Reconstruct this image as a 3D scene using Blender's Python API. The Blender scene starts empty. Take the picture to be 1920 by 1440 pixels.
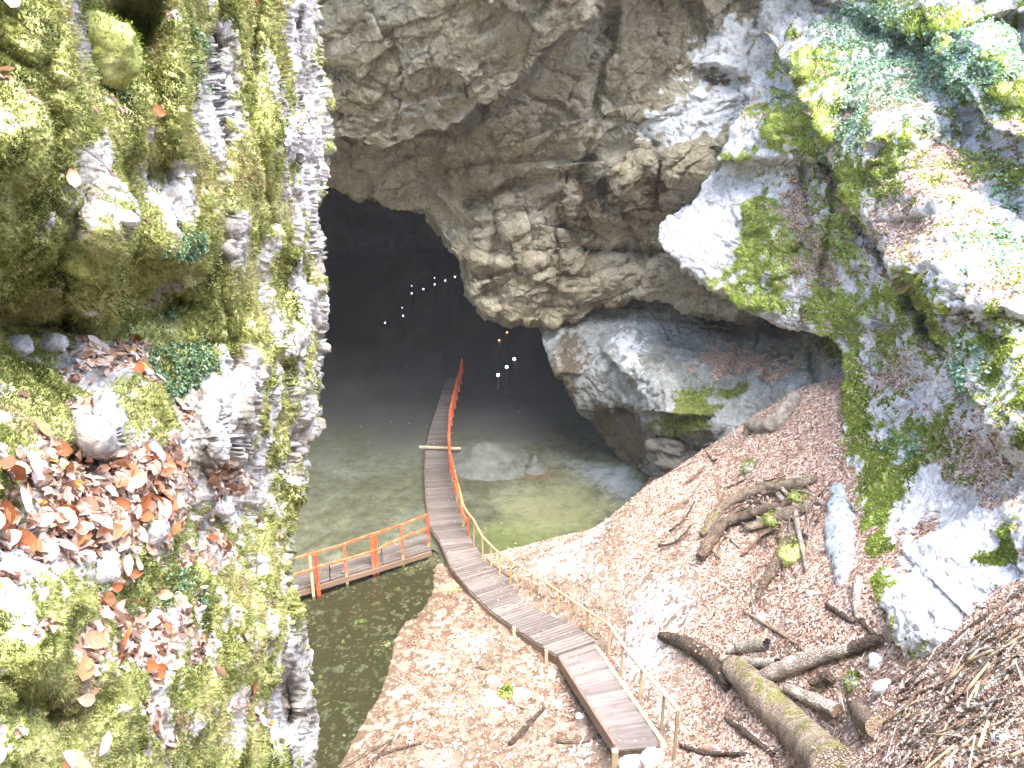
import bpy, math, random
import numpy as np
from mathutils import Vector, Matrix
from mathutils.bvhtree import BVHTree

R = math.radians
rng = np.random.default_rng(7)
random.seed(7)
scene = bpy.context.scene
col = scene.collection

# ---------------------------------------------------------------- camera
PITCH = R(20.0)
CAM = np.array([0.0, 0.0, 16.0])
F = 1500.0                                   # focal length in photo pixels (1920 wide)
cd = bpy.data.cameras.new('camera')
cd.sensor_width = 36.0
cd.lens = 36.0 * F / 1920.0
cd.clip_start = 0.05
cd.clip_end = 500.0
cam = bpy.data.objects.new('camera', cd)
col.objects.link(cam)
cam.location = CAM
cam.rotation_euler = (R(90) - PITCH, 0, 0)
scene.camera = cam

# ---------------------------------------------------------------- world, sun, exposure
SUN_EL, SUN_AZ = R(63), R(140)               # azimuth clockwise from +Y
w = bpy.data.worlds.new('World')
scene.world = w
w.use_nodes = True
nt = w.node_tree
nt.nodes.clear()
sky = nt.nodes.new('ShaderNodeTexSky')
sky.sky_type = 'NISHITA'
sky.sun_disc = False
sky.sun_elevation = SUN_EL
sky.sun_rotation = SUN_AZ
sky.air_density = 1.0
sky.dust_density = 3.0
sky.ozone_density = 1.0
bg = nt.nodes.new('ShaderNodeBackground')
bg.inputs['Strength'].default_value = 0.15
out = nt.nodes.new('ShaderNodeOutputWorld')
nt.links.new(sky.outputs[0], bg.inputs['Color'])
nt.links.new(bg.outputs[0], out.inputs['Surface'])

sd = bpy.data.lights.new('sun', 'SUN')
sd.energy = 1.0
sd.angle = R(60)
sd.color = (1.0, 0.96, 0.9)
sun = bpy.data.objects.new('sun', sd)
col.objects.link(sun)
sv = Vector((math.sin(SUN_AZ) * math.cos(SUN_EL), math.cos(SUN_AZ) * math.cos(SUN_EL), math.sin(SUN_EL)))
sun.rotation_euler = (-sv).to_track_quat('-Z', 'Y').to_euler()
sun.location = sv * 60

vs = scene.view_settings
scene.display_settings.display_device = 'sRGB'
vs.view_transform = 'Standard'
vs.look = 'None'
vs.gamma = 1.0
vs.use_curve_mapping = False
vs.exposure = 4.05
scene.render.engine = 'CYCLES'
scene.cycles.use_denoising = True
scene.cycles.max_bounces = 8
scene.cycles.diffuse_bounces = 6
scene.cycles.transparent_max_bounces = 8
scene.cycles.sample_clamp_indirect = 6.0

# ---------------------------------------------------------------- numeric helpers
SP, CP = math.sin(PITCH), math.cos(PITCH)


def unproj(px, py, d):
    """photo pixel + forward distance -> world point(s)"""
    px, py, d = np.asarray(px, float), np.asarray(py, float), np.asarray(d, float)
    u = (px - 960) / F
    v = (720 - py) / F
    return np.stack([d * u, d * (CP + v * SP), CAM[2] + d * (v * CP - SP)], -1)


def at_z(px, py, z):
    v = (720 - py) / F
    d = (CAM[2] - z) / (SP - v * CP)
    return unproj(px, py, d)


def ray(px, py):
    p = unproj(px, py, 1.0) - CAM
    return Vector(p / np.linalg.norm(p))


_perm = rng.permutation(256).astype(np.int64)
_perm = np.concatenate([_perm, _perm, _perm])
_g = rng.normal(size=(256, 3))
_g /= np.linalg.norm(_g, axis=1)[:, None]


def perlin(P):
    P = np.asarray(P, float)
    i = np.floor(P).astype(np.int64)
    f = P - i
    i &= 255
    w3 = f * f * f * (f * (f * 6 - 15) + 10)
    res = 0.0
    for dx in (0, 1):
        wx = w3[..., 0] if dx else 1 - w3[..., 0]
        ax = _perm[i[..., 0] + dx]
        for dy in (0, 1):
            wy = w3[..., 1] if dy else 1 - w3[..., 1]
            ay = _perm[(ax + i[..., 1] + dy) & 511]
            for dz in (0, 1):
                wz = w3[..., 2] if dz else 1 - w3[..., 2]
                h = _perm[(ay + i[..., 2] + dz) & 511]
                g = _g[h]
                dot = g[..., 0] * (f[..., 0] - dx) + g[..., 1] * (f[..., 1] - dy) + g[..., 2] * (f[..., 2] - dz)
                res = res + wx * wy * wz * dot
    return res * 1.5


def fbm(P, octv=4, gain=0.5, lac=2.07):
    P = np.asarray(P, float)
    a, s, tot = 1.0, 0.0, 0.0
    for k in range(octv):
        s = s + a * perlin(P + 17.3 * k)
        tot += a
        a *= gain
        P = P * lac
    return s / tot


def ridged(P, octv=3):
    P = np.asarray(P, float)
    a, s, tot = 1.0, 0.0, 0.0
    for k in range(octv):
        s = s + a * (1 - 2 * np.abs(perlin(P + 31.7 * k)))
        tot += a
        a *= 0.5
        P = P * 2.13
    return s / tot


_wj = rng.random((256, 3))


def worley(P):
    """F1, F2 and a per-cell random"""
    P = np.asarray(P, float)
    i = np.floor(P).astype(np.int64)
    f1 = np.full(P.shape[:-1], 9.0)
    f2 = np.full(P.shape[:-1], 9.0)
    cell = np.zeros(P.shape[:-1])
    for dx in (-1, 0, 1):
        for dy in (-1, 0, 1):
            for dz in (-1, 0, 1):
                c = i + np.array([dx, dy, dz])
                h = _perm[(_perm[(_perm[c[..., 0] & 255] + c[..., 1]) & 255] + c[..., 2]) & 255]
                q = c + _wj[h]
                dd = np.sqrt(((P - q) ** 2).sum(-1))
                near = dd < f1
                f2 = np.where(near, f1, np.minimum(f2, dd))
                cell = np.where(near, h / 255.0, cell)
                f1 = np.where(near, dd, f1)
    return f1, f2, cell


def facets(P, freq, tilt, stp, warp=.25, aniso=(1, 1, 1)):
    """broken-rock relief: every cell is a plane with its own tilt and height (metres, roughly)"""
    Q = P * freq * np.asarray(aniso)
    Q = Q + warp * np.stack([fbm(Q * 1.3 + 3, 3), fbm(Q * 1.3 + 23, 3), fbm(Q * 1.3 + 43, 3)], -1) * 2
    i = np.floor(Q).astype(np.int64)
    best = np.full(Q.shape[:-1], 9.0)
    f2 = np.full(Q.shape[:-1], 9.0)
    val = np.zeros(Q.shape[:-1])
    for dx in (-1, 0, 1):
        for dy in (-1, 0, 1):
            for dz in (-1, 0, 1):
                c = i + np.array([dx, dy, dz])
                h = _perm[(_perm[(_perm[c[..., 0] & 255] + c[..., 1]) & 255] + c[..., 2]) & 255]
                o = Q - (c + _wj[h])
                dd = (o ** 2).sum(-1)
                near = dd < best
                f2 = np.where(near, best, np.minimum(f2, dd))
                val = np.where(near, (o * _g[h]).sum(-1) * tilt + (h / 255.0 - .5) * stp, val)
                best = np.where(near, dd, best)
    e = np.sqrt(f2) - np.sqrt(best)
    return val - .25 * stp * np.exp(-(e / .06) ** 2)


def smooth(a, b, x):
    t = np.clip((x - a) / (b - a), 0, 1)
    return t * t * (3 - 2 * t)


def rbf(ctrl, vals, Q, lam=0.0):
    """thin-plate spline through 2-D control points"""
    ctrl, vals, Q = np.asarray(ctrl, float), np.asarray(vals, float), np.asarray(Q, float)
    n = len(ctrl)

    def phi(r2):
        return np.where(r2 > 1e-12, 0.5 * r2 * np.log(np.maximum(r2, 1e-12)), 0.0)
    K = phi(((ctrl[:, None] - ctrl[None]) ** 2).sum(-1)) + lam * np.eye(n)
    Pm = np.concatenate([np.ones((n, 1)), ctrl], 1)
    A = np.block([[K, Pm], [Pm.T, np.zeros((3, 3))]])
    sol = np.linalg.solve(A, np.concatenate([vals, np.zeros(3)]))
    flat = Q.reshape(-1, 2)
    o = np.empty(len(flat))
    for s in range(0, len(flat), 50000):
        q = flat[s:s + 50000]
        o[s:s + 50000] = phi(((q[:, None] - ctrl[None]) ** 2).sum(-1)) @ sol[:n] + sol[n] + q @ sol[n + 1:]
    return o.reshape(Q.shape[:-1])


def polydist(px, py, poly):
    """distance to a polyline, side (+ = to the left when walking in picture axes y down -> right hand) """
    best = np.full(np.shape(px), 1e9)
    side = np.zeros(np.shape(px))
    for (x0, y0), (x1, y1) in zip(poly[:-1], poly[1:]):
        dx, dy = x1 - x0, y1 - y0
        L2 = dx * dx + dy * dy
        t = np.clip(((px - x0) * dx + (py - y0) * dy) / L2, 0, 1)
        ex, ey = px - x0 - t * dx, py - y0 - t * dy
        dd = np.hypot(ex, ey)
        cr = dx * (py - y0) - dy * (px - x0)
        near = dd < best
        best = np.where(near, dd, best)
        side = np.where(near, np.sign(cr), side)
    return best, side


# features sculpted into a rock face (all are depth offsets in metres)
def step(poly, amount, width=14, reach=220, side=1, wob=6):
    def f(px, py):
        n = fbm(np.stack([px / 60, py / 60, 0 * px + 3.3], -1), 3) * wob
        dist, s = polydist(px, py, poly)
        sd_ = dist * s * side + n
        return -amount * smooth(-width * 0.5, width * 0.5, sd_) * (1 - smooth(reach * 0.4, reach, sd_))
    return f


def groove(poly, depth, width=10):
    def f(px, py):
        n = fbm(np.stack([px / 35, py / 35, 0 * px + 8.1], -1), 3) * width * 0.8
        dist, s = polydist(px, py, poly)
        return depth * np.exp(-((dist + n) / width) ** 2)
    return f


def bump(cx, cy, rx, ry, amount, rot=0.0, power=2.0):
    c, s = math.cos(R(rot)), math.sin(R(rot))

    def f(px, py):
        a = ((px - cx) * c + (py - cy) * s) / rx
        b = (-(px - cx) * s + (py - cy) * c) / ry
        r2 = a * a + b * b
        return -amount * np.exp(-r2 ** (power / 2))
    return f


def blob(px, py, cx, cy, rx, ry, rot=0.0):
    c, s = math.cos(R(rot)), math.sin(R(rot))
    a = ((px - cx) * c + (py - cy) * s) / rx
    b = (-(px - cx) * s + (py - cy) * c) / ry
    return np.exp(-(a * a + b * b))


# ---------------------------------------------------------------- object helpers
def link(o, label=None, cat=None, group=None, kind=None, parent=None):
    col.objects.link(o)
    if label: o['label'] = label
    if cat: o['category'] = cat
    if group: o['group'] = group
    if kind: o['kind'] = kind
    if parent is not None: o.parent = parent
    return o


def mesh_np(name, V, faces, mats, attrs=None, smooth_=True):
    """faces: (n,3) or (n,4) int array"""
    V = np.asarray(V, np.float32).reshape(-1, 3)
    faces = np.asarray(faces, np.int32)
    me = bpy.data.meshes.new(name)
    k = faces.shape[1]
    me.vertices.add(len(V))
    me.vertices.foreach_set('co', V.ravel())
    me.loops.add(faces.size)
    me.loops.foreach_set('vertex_index', faces.ravel())
    me.polygons.add(len(faces))
    me.polygons.foreach_set('loop_start', np.arange(0, faces.size, k, dtype=np.int32))
    me.polygons.foreach_set('loop_total', np.full(len(faces), k, np.int32))
    if smooth_:
        me.polygons.foreach_set('use_smooth', np.ones(len(faces), bool))
    for a, v in (attrs or {}).items():
        at = me.attributes.new(a, 'FLOAT', 'POINT')
        at.data.foreach_set('value', np.asarray(v, np.float32).ravel())
    me.update(calc_edges=True)
    me.validate()
    for m in (mats if isinstance(mats, (list, tuple)) else [mats]):
        me.materials.append(m)
    return me


WM = {}                                      # world matrices of parents (names stay unique)


def wm(o):
    return WM.get(o.name, Matrix.Identity(4))


def place(o, M4, parent=None):
    o.matrix_basis = (wm(parent).inverted() @ M4) if parent is not None else M4
    WM[o.name] = M4


def empty(name, loc, label, cat, group=None):
    o = bpy.data.objects.new(name, None)
    o.empty_display_size = 0.2
    link(o, label, cat, group)
    place(o, Matrix.Translation(Vector(loc)))
    return o


def grid_faces(nr, nc):
    i = np.arange(nr * nc).reshape(nr, nc)
    return np.stack([i[:-1, :-1], i[1:, :-1], i[1:, 1:], i[:-1, 1:]], -1).reshape(-1, 4)


def grid_normals(V, ref=None):
    du = np.gradient(V, axis=1)
    dv = np.gradient(V, axis=0)
    n = np.cross(du, dv)
    n /= np.maximum(np.linalg.norm(n, axis=-1), 1e-9)[..., None]
    return n


# ---------------------------------------------------------------- materials
class NT:
    def __init__(self, name):
        self.m = bpy.data.materials.new(name)
        self.m.use_nodes = True
        self.t = self.m.node_tree
        self.t.nodes.clear()
        self.out = self.n('ShaderNodeOutputMaterial')
        self._pos = None

    def n(self, typ, **kw):
        nd = self.t.nodes.new(typ)
        for k, v in kw.items():
            setattr(nd, k, v)
        return nd

    def l(self, a, b):
        self.t.links.new(a, b)

    def pos(self):
        if self._pos is None:
            self._pos = self.n('ShaderNodeNewGeometry').outputs['Position']
        return self._pos

    def objpos(self):
        return self.n('ShaderNodeTexCoord').outputs['Object']

    def attr(self, name):
        return self.n('ShaderNodeAttribute', attribute_name=name).outputs['Fac']

    def noise(self, scale, detail=5, rough=0.55, vec=None, stretch=None, dist=0.0):
        nd = self.n('ShaderNodeTexNoise')
        nd.inputs['Scale'].default_value = scale
        nd.inputs['Detail'].default_value = detail
        nd.inputs['Roughness'].default_value = rough
        nd.inputs['Distortion'].default_value = dist
        v = vec if vec is not None else self.pos()
        if stretch:
            mp = self.n('ShaderNodeMapping')
            mp.inputs['Scale'].default_value = stretch
            self.l(v, mp.inputs['Vector'])
            v = mp.outputs['Vector']
        self.l(v, nd.inputs['Vector'])
        return nd.outputs['Fac']

    def voro(self, scale, feature='F1', out='Distance', vec=None):
        nd = self.n('ShaderNodeTexVoronoi', feature=feature)
        nd.inputs['Scale'].default_value = scale
        self.l(vec if vec is not None else self.pos(), nd.inputs['Vector'])
        return nd.outputs[out]

    def ramp(self, fac, stops, interp='LINEAR'):
        nd = self.n('ShaderNodeValToRGB')
        cr = nd.color_ramp
        cr.interpolation = interp
        while len(cr.elements) < len(stops):
            cr.elements.new(0.5)
        for e, (p, c) in zip(cr.elements, stops):
            e.position = p
            e.color = (*c, 1) if not np.isscalar(c) else (c, c, c, 1)
        self.l(fac, nd.inputs['Fac'])
        return nd.outputs['Color']

    def val(self, x):
        nd = self.n('ShaderNodeValue')
        nd.outputs[0].default_value = x
        return nd.outputs[0]

    def math(self, op, a, b=None, clamp=False):
        nd = self.n('ShaderNodeMath', operation=op, use_clamp=clamp)
        for s, x in zip(nd.inputs, (a, b)):
            if x is None: continue
            if np.isscalar(x): s.default_value = x
            else: self.l(x, s)
        return nd.outputs[0]

    def mapr(self, x, a, b, c=0.0, d=1.0):
        nd = self.n('ShaderNodeMapRange', interpolation_type='SMOOTHSTEP')
        self.l(x, nd.inputs['Value'])
        nd.inputs['From Min'].default_value = a
        nd.inputs['From Max'].default_value = b
        nd.inputs['To Min'].default_value = c
        nd.inputs['To Max'].default_value = d
        return nd.outputs['Result']

    def mix(self, fac, a, b, mode='MIX'):
        nd = self.n('ShaderNodeMix', data_type='RGBA', blend_type=mode)
        for s, x in ((nd.inputs['Factor'], fac), (nd.inputs['A'], a), (nd.inputs['B'], b)):
            pass
        ins = [i for i in nd.inputs if i.enabled]
        fa = nd.inputs[0]; A = nd.inputs[6]; B = nd.inputs[7]
        for s, x in ((fa, fac), (A, a), (B, b)):
            if isinstance(x, bpy.types.NodeSocket): self.l(x, s)
            elif np.isscalar(x): s.default_value = x
            else: s.default_value = (*x, 1)
        return nd.outputs[2]

    def bsdf(self, color, rough=0.8, spec=0.3, bump=None, strength=0.5, distance=0.02, metallic=0.0):
        b = self.n('ShaderNodeBsdfPrincipled')
        if isinstance(color, bpy.types.NodeSocket): self.l(color, b.inputs['Base Color'])
        else: b.inputs['Base Color'].default_value = (*color, 1)
        if isinstance(rough, bpy.types.NodeSocket): self.l(rough, b.inputs['Roughness'])
        else: b.inputs['Roughness'].default_value = rough
        b.inputs['Specular IOR Level'].default_value = spec
        b.inputs['Metallic'].default_value = metallic
        if bump is not None:
            bp = self.n('ShaderNodeBump')
            bp.inputs['Strength'].default_value = strength
            bp.inputs['Distance'].default_value = distance
            self.l(bump, bp.inputs['Height'])
            self.l(bp.outputs['Normal'], b.inputs['Normal'])
        return b

    def done(self, b):
        self.l(b.outputs[0], self.out.inputs['Surface'])
        return self.m


MOSS = [(0.0, (0.035, 0.045, 0.01)), (0.25, (0.115, 0.13, 0.035)), (0.5, (0.25, 0.275, 0.085)), (0.75, (0.38, 0.39, 0.17)), (1.0, (0.36, 0.29, 0.17))]
MOSS2 = [(0.0, (0.05, 0.07, 0.012)), (0.25, (0.15, 0.2, 0.035)), (0.6, (0.31, 0.38, 0.08)), (1.0, (0.44, 0.46, 0.15))]
LITTER = [(0.0, (0.10, 0.06, 0.045)), (0.3, (0.2, 0.12, 0.085)), (0.55, (0.32, 0.21, 0.16)), (0.8, (0.45, 0.33, 0.27)), (1.0, (0.62, 0.53, 0.48))]
LEAFY = [(0.0, (0.12, 0.055, 0.035)), (0.2, (0.28, 0.14, 0.09)), (0.42, (0.42, 0.26, 0.19)), (0.62, (0.5, 0.36, 0.29)), (0.8, (0.62, 0.5, 0.44)), (0.95, (0.75, 0.68, 0.64)), (1.0, (0.62, 0.36, 0.05))]
LEAFB = [(0.0, (0.25, 0.08, 0.03)), (0.2, (0.48, 0.18, 0.07)), (0.4, (0.55, 0.33, 0.22)), (0.7, (0.62, 0.47, 0.39)), (0.95, (0.72, 0.62, 0.56)), (1.0, (0.65, 0.4, 0.05))]
HERB = [(0.0, (0.08, 0.18, 0.09)), (0.4, (0.24, 0.4, 0.26)), (1.0, (0.44, 0.6, 0.46))]
HERB2 = [(0.0, (0.04, 0.09, 0.03)), (0.5, (0.12, 0.22, 0.09)), (1.0, (0.32, 0.42, 0.27))]


def rock_mat(name, a, b, c, s, bump_d=0.03, moss=MOSS, litter=LITTER, leaf_scale=14, pale=(0.62, 0.62, 0.62), stain=(0.09, 0.06, 0.04), streak=0.0, crack=0.25):
    """weathered limestone with moss, leaf litter, pale and stained zones driven by mesh attributes; s = base texture scale per metre"""
    t = NT(name)
    n1 = t.noise(s * 0.6, 6, 0.6)
    n2 = t.noise(s * 3.5, 6, 0.65, dist=0.4)
    n3 = t.noise(s * 14, 4, 0.6)
    base = t.ramp(n1, [(0.3, a), (0.5, b), (0.7, c)])
    base = t.mix(1.0, base, t.ramp(n2, [(0.25, 0.55), (0.5, 0.95), (0.72, 1.25)]), 'MULTIPLY')
    base = t.mix(1.0, base, t.ramp(n3, [(0.3, 0.72), (0.6, 1.12)]), 'MULTIPLY')
    warp = t.n('ShaderNodeVectorMath', operation='ADD')
    nz = t.n('ShaderNodeTexNoise')
    nz.inputs['Scale'].default_value = s * 1.3
    t.l(t.pos(), nz.inputs['Vector'])
    sc = t.n('ShaderNodeVectorMath', operation='SCALE')
    sc.inputs['Scale'].default_value = 0.9 / s
    t.l(nz.outputs['Color'], sc.inputs[0])
    t.l(t.pos(), warp.inputs[0]); t.l(sc.outputs[0], warp.inputs[1])
    cr = t.voro(s * 1.1, 'DISTANCE_TO_EDGE', vec=warp.outputs[0])
    crk = t.mapr(cr, 0.0, 0.05, 1.0, 0.0)
    brk = t.mapr(t.noise(s * 0.9, 3), 0.48, 0.62)
    crk = t.math('MULTIPLY', crk, brk)
    base = t.mix(t.math('MULTIPLY', crk, crack), base, (0.05, 0.04, 0.03))
    if streak:
        st = t.noise(s * 2.2, 5, 0.6, stretch=(1, 1, 0.18), dist=0.3)
        base = t.mix(t.mapr(st, 0.55, 0.72, 0, streak), base, stain)
    fz = t.math('SUBTRACT', t.noise(s * 5, 5, 0.7), 0.5)
    wob = t.math('MULTIPLY', fz, 0.9)

    def mask(nm, lo=0.38, hi=0.6):
        return t.mapr(t.math('ADD', t.attr(nm), wob), lo, hi)
    base = t.mix(mask('stain'), base, stain)
    base = t.mix(mask('pale'), base, t.mix(1.0, pale, t.ramp(n2, [(0.3, 0.75), (0.6, 1.1)]), 'MULTIPLY'))
    lc = t.voro(leaf_scale, 'F1', 'Color')
    sep = t.n('ShaderNodeSeparateColor')
    t.l(lc, sep.inputs[0])
    base = t.mix(mask('litter'), base, t.ramp(sep.outputs[0], litter))
    mo = t.ramp(t.math('ADD', t.math('MULTIPLY', t.noise(s * 1.2, 4, 0.6), 0.9), t.math('MULTIPLY', n3, 0.35)), [(0.25 + 0.65 * p, cc) for p, cc in moss])
    base = t.mix(mask('moss'), base, mo)
    h = t.math('ADD', t.math('MULTIPLY', n2, 0.6), t.math('MULTIPLY', n3, 0.3))
    h = t.math('SUBTRACT', h, t.math('MULTIPLY', crk, crack))
    return t.done(t.bsdf(base, 0.9, 0.2, h, 0.9, bump_d))


def tint_mat(name, stops, rough=0.8, spec=0.25, trans=0.0, fine=30, obj_rand=False):
    t = NT(name)
    if obj_rand:
        f = t.n('ShaderNodeObjectInfo').outputs['Random']
    else:
        f = t.attr('tint')
    c = t.ramp(f, stops)
    c = t.mix(1.0, c, t.ramp(t.noise(fine, 3), [(0.3, 0.75), (0.7, 1.15)]), 'MULTIPLY')
    b = t.bsdf(c, rough, spec)
    if trans:
        tr = t.n('ShaderNodeBsdfTranslucent')
        t.l(c, tr.inputs['Color'])
        mx = t.n('ShaderNodeMixShader')
        mx.inputs[0].default_value = trans
        t.l(b.outputs[0], mx.inputs[1]); t.l(tr.outputs[0], mx.inputs[2])
        t.l(mx.outputs[0], t.out.inputs['Surface'])
        return t.m
    return t.done(b)


def wood_mat(name, a, b, dark, stretch=(2, 2, 2), s=9, wear=None, rough=0.75):
    """grain runs along the object's local X"""
    t = NT(name)
    v = t.objpos()
    rnd = t.n('ShaderNodeObjectInfo').outputs['Random']
    off = t.n('ShaderNodeVectorMath', operation='ADD')
    cmb = t.n('ShaderNodeCombineXYZ')
    t.l(t.math('MULTIPLY', rnd, 40.0), cmb.inputs[0]); t.l(t.math('MULTIPLY', rnd, 70.0), cmb.inputs[1])
    t.l(v, off.inputs[0]); t.l(cmb.outputs[0], off.inputs[1])
    vv = off.outputs[0]
    g = t.noise(s, 6, 0.6, vec=vv, stretch=(0.12, 1, 1))
    g2 = t.noise(s * 5, 4, 0.6, vec=vv, stretch=(0.06, 1, 1))
    blot = t.noise(1.6, 4, 0.6, vec=vv)
    c = t.ramp(g, [(0.3, a), (0.7, b)])
    c = t.mix(t.mapr(g2, 0.55, 0.75, 0, 0.55), c, dark)
    c = t.mix(t.mapr(blot, 0.52, 0.72, 0, 0.5), c, dark)
    c = t.mix(1.0, c, t.ramp(rnd, [(0, 0.68), (1, 1.15)]), 'MULTIPLY')
    if wear:
        wn = t.noise(4, 7, 0.75, vec=vv)
        c = t.mix(t.mapr(wn, 0.5, 0.6, 0, 0.85), c, wear)
    return t.done(t.bsdf(c, rough, 0.3, t.math('ADD', g, t.math('MULTIPLY', g2, 0.5)), 0.5, 0.01))


def bark_mat(name, a, b, moss=0.0, s=10):
    t = NT(name)
    v = t.objpos()
    n1 = t.noise(s, 6, 0.65, vec=v)
    n2 = t.noise(s * 4, 5, 0.6, vec=v)
    n3 = t.noise(s * .35, 4, .6, vec=v)
    pl = t.voro(s * 1.6, 'DISTANCE_TO_EDGE', vec=v)
    c = t.ramp(n1, [(0.3, a), (0.7, b)])
    c = t.mix(1.0, c, t.ramp(n2, [(0.3, 0.45), (0.65, 1.3)]), 'MULTIPLY')
    c = t.mix(1.0, c, t.ramp(n3, [(0.35, 0.55), (0.62, 1.15)]), 'MULTIPLY')
    c = t.mix(t.mapr(pl, 0, .10, .25, 0), c, (a[0] * .4, a[1] * .4, a[2] * .4))
    if moss:
        geo = t.n('ShaderNodeNewGeometry')
        sp = t.n('ShaderNodeSeparateXYZ')
        t.l(geo.outputs['Normal'], sp.inputs[0])
        m = t.math('ADD', t.math('MULTIPLY', sp.outputs[2], 0.3), t.math('MULTIPLY', t.noise(s * 0.45, 5, 0.65, vec=v), 1.3))
        c = t.mix(t.mapr(m, 0.84, 1.0, 0, moss), c, t.ramp(t.noise(s * 2, 4, vec=v), [(0.3, (0.07, 0.09, 0.01)), (0.7, (0.24, 0.26, 0.04))]))
    return t.done(t.bsdf(c, 0.9, 0.2, t.math('ADD', n1, t.math('ADD', n2, t.mapr(pl, 0, .2))), 1.0, 0.04))


M = {}
M['cliff'] = rock_mat('mossy_limestone', (0.16, 0.14, 0.11), (0.33, 0.32, 0.31), (0.52, 0.52, 0.54), 5.5, 0.02, leaf_scale=22, streak=0.3)
M['roof'] = rock_mat('cave_limestone', (0.205, 0.17, 0.108), (0.262, 0.232, 0.165), (0.31, 0.29, 0.235), 0.8, 0.16, streak=0.7, crack=0.4, pale=(0.55, 0.56, 0.58), stain=(0.075, 0.05, 0.03))
M['slope'] = rock_mat('pale_limestone', (0.36, 0.36, 0.37), (0.5, 0.5, 0.52), (0.62, 0.62, 0.66), 1.3, 0.06, leaf_scale=11, streak=0.15, crack=0.3, moss=MOSS2)
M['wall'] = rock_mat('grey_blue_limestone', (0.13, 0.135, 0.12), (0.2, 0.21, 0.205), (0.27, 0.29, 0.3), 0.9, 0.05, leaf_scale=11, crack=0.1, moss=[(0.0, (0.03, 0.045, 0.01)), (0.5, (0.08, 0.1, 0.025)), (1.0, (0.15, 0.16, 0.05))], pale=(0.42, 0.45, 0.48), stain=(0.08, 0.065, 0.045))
M['ground'] = rock_mat('leafy_ground', (0.12, 0.09, 0.065), (0.2, 0.155, 0.12), (0.29, 0.25, 0.22), 1.5, 0.06, leaf_scale=13, pale=(0.45, 0.47, 0.51))
M['shaft'] = rock_mat('shaft_limestone', (0.16, 0.15, 0.12), (0.26, 0.25, 0.21), (0.34, 0.34, 0.31), 0.5, 0.1)
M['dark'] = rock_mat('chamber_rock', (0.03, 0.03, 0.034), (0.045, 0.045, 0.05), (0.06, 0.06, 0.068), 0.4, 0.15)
M['moss'] = tint_mat('moss_tuft', MOSS, 0.9, 0.1, 0.25, 40)
M['moss2'] = tint_mat('bright_moss', MOSS2, 0.9, 0.1, 0.25, 20)
M['litter'] = tint_mat('fallen_leaves', LEAFY, 0.65, 0.35, 0.15, 60)
M['leaf'] = tint_mat('beech_leaf', LEAFB, 0.6, 0.4, 0.2, 60, obj_rand=True)
M['herb2'] = tint_mat('cliff_herb_leaf', HERB2, 0.5, 0.5, 0.25, 40)
M['herb'] = tint_mat('herb_leaf', HERB, 0.5, 0.5, 0.25, 40)
M['deck'] = wood_mat('grey_board', (0.105, 0.09, 0.083), (0.175, 0.155, 0.148), (0.06, 0.05, 0.042))
M['deck_wet'] = wood_mat('wet_grey_board', (0.085, 0.073, 0.066), (0.14, 0.122, 0.113), (0.055, 0.045, 0.038))  # darker copy of the deck boards, shade under the roof put into the colour
M['stair'] = wood_mat('pale_board', (0.11, 0.094, 0.09), (0.175, 0.152, 0.148), (0.07, 0.055, 0.047))
M['beam'] = wood_mat('brown_board', (0.14, 0.09, 0.06), (0.2, 0.14, 0.1), (0.07, 0.045, 0.03))
M['rail'] = wood_mat('tan_wood', (0.36, 0.24, 0.10), (0.5, 0.36, 0.19), (0.22, 0.14, 0.07))
M['rail_pale'] = wood_mat('pale_tan_wood', (0.42, 0.33, 0.2), (0.55, 0.46, 0.32), (0.28, 0.2, 0.12))
M['red'] = wood_mat('red_paint', (0.55, 0.075, 0.025), (0.66, 0.11, 0.04), (0.4, 0.06, 0.03), wear=(0.33, 0.2, 0.11))
M['bark'] = bark_mat('brown_bark', (0.15, 0.105, 0.08), (0.34, 0.26, 0.2))
M['bark_moss'] = bark_mat('mossy_bark', (0.27, 0.2, 0.15), (0.52, 0.43, 0.34), 0.75)
M['bark_pale'] = bark_mat('bleached_wood', (0.42, 0.35, 0.29), (0.64, 0.57, 0.5))
M['bark_dark'] = bark_mat('dark_wood', (0.07, 0.05, 0.038), (0.19, 0.14, 0.11))
M['stick'] = bark_mat('stick_wood', (0.34, 0.22, 0.14), (0.55, 0.4, 0.29), 0.0, 14)
ts_ = NT('old_snow')
M['snow'] = ts_.done(ts_.bsdf(ts_.mix(ts_.mapr(ts_.noise(5, 7, .8), .52, .6, 0, .9), ts_.ramp(ts_.noise(3, 5), [(.3, (.26, .31, .36)), (.7, (.48, .52, .56))]), (.08, .065, .055)), .6, .4, ts_.noise(8, 5), .6, .05))
M['cut'] = bark_mat('sawn_wood', (0.42, 0.27, 0.17), (0.58, 0.43, 0.31), 0.0, 14)
M['cut_dark'] = bark_mat('rotten_cut', (0.02, 0.015, 0.02), (0.05, 0.04, 0.045), 0.0, 14)
M['stone'] = rock_mat('white_stone', (0.42, 0.42, 0.43), (0.56, 0.56, 0.58), (0.68, 0.68, 0.7), 6, 0.03)
M['stone_grey'] = rock_mat('grey_stone', (0.2, 0.19, 0.17), (0.3, 0.29, 0.27), (0.4, 0.4, 0.39), 4, 0.02)


M['stone_dark'] = rock_mat('dark_stone', (0.08, 0.075, 0.06), (0.12, 0.11, 0.095), (0.16, 0.15, 0.135), 2, 0.04)


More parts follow.
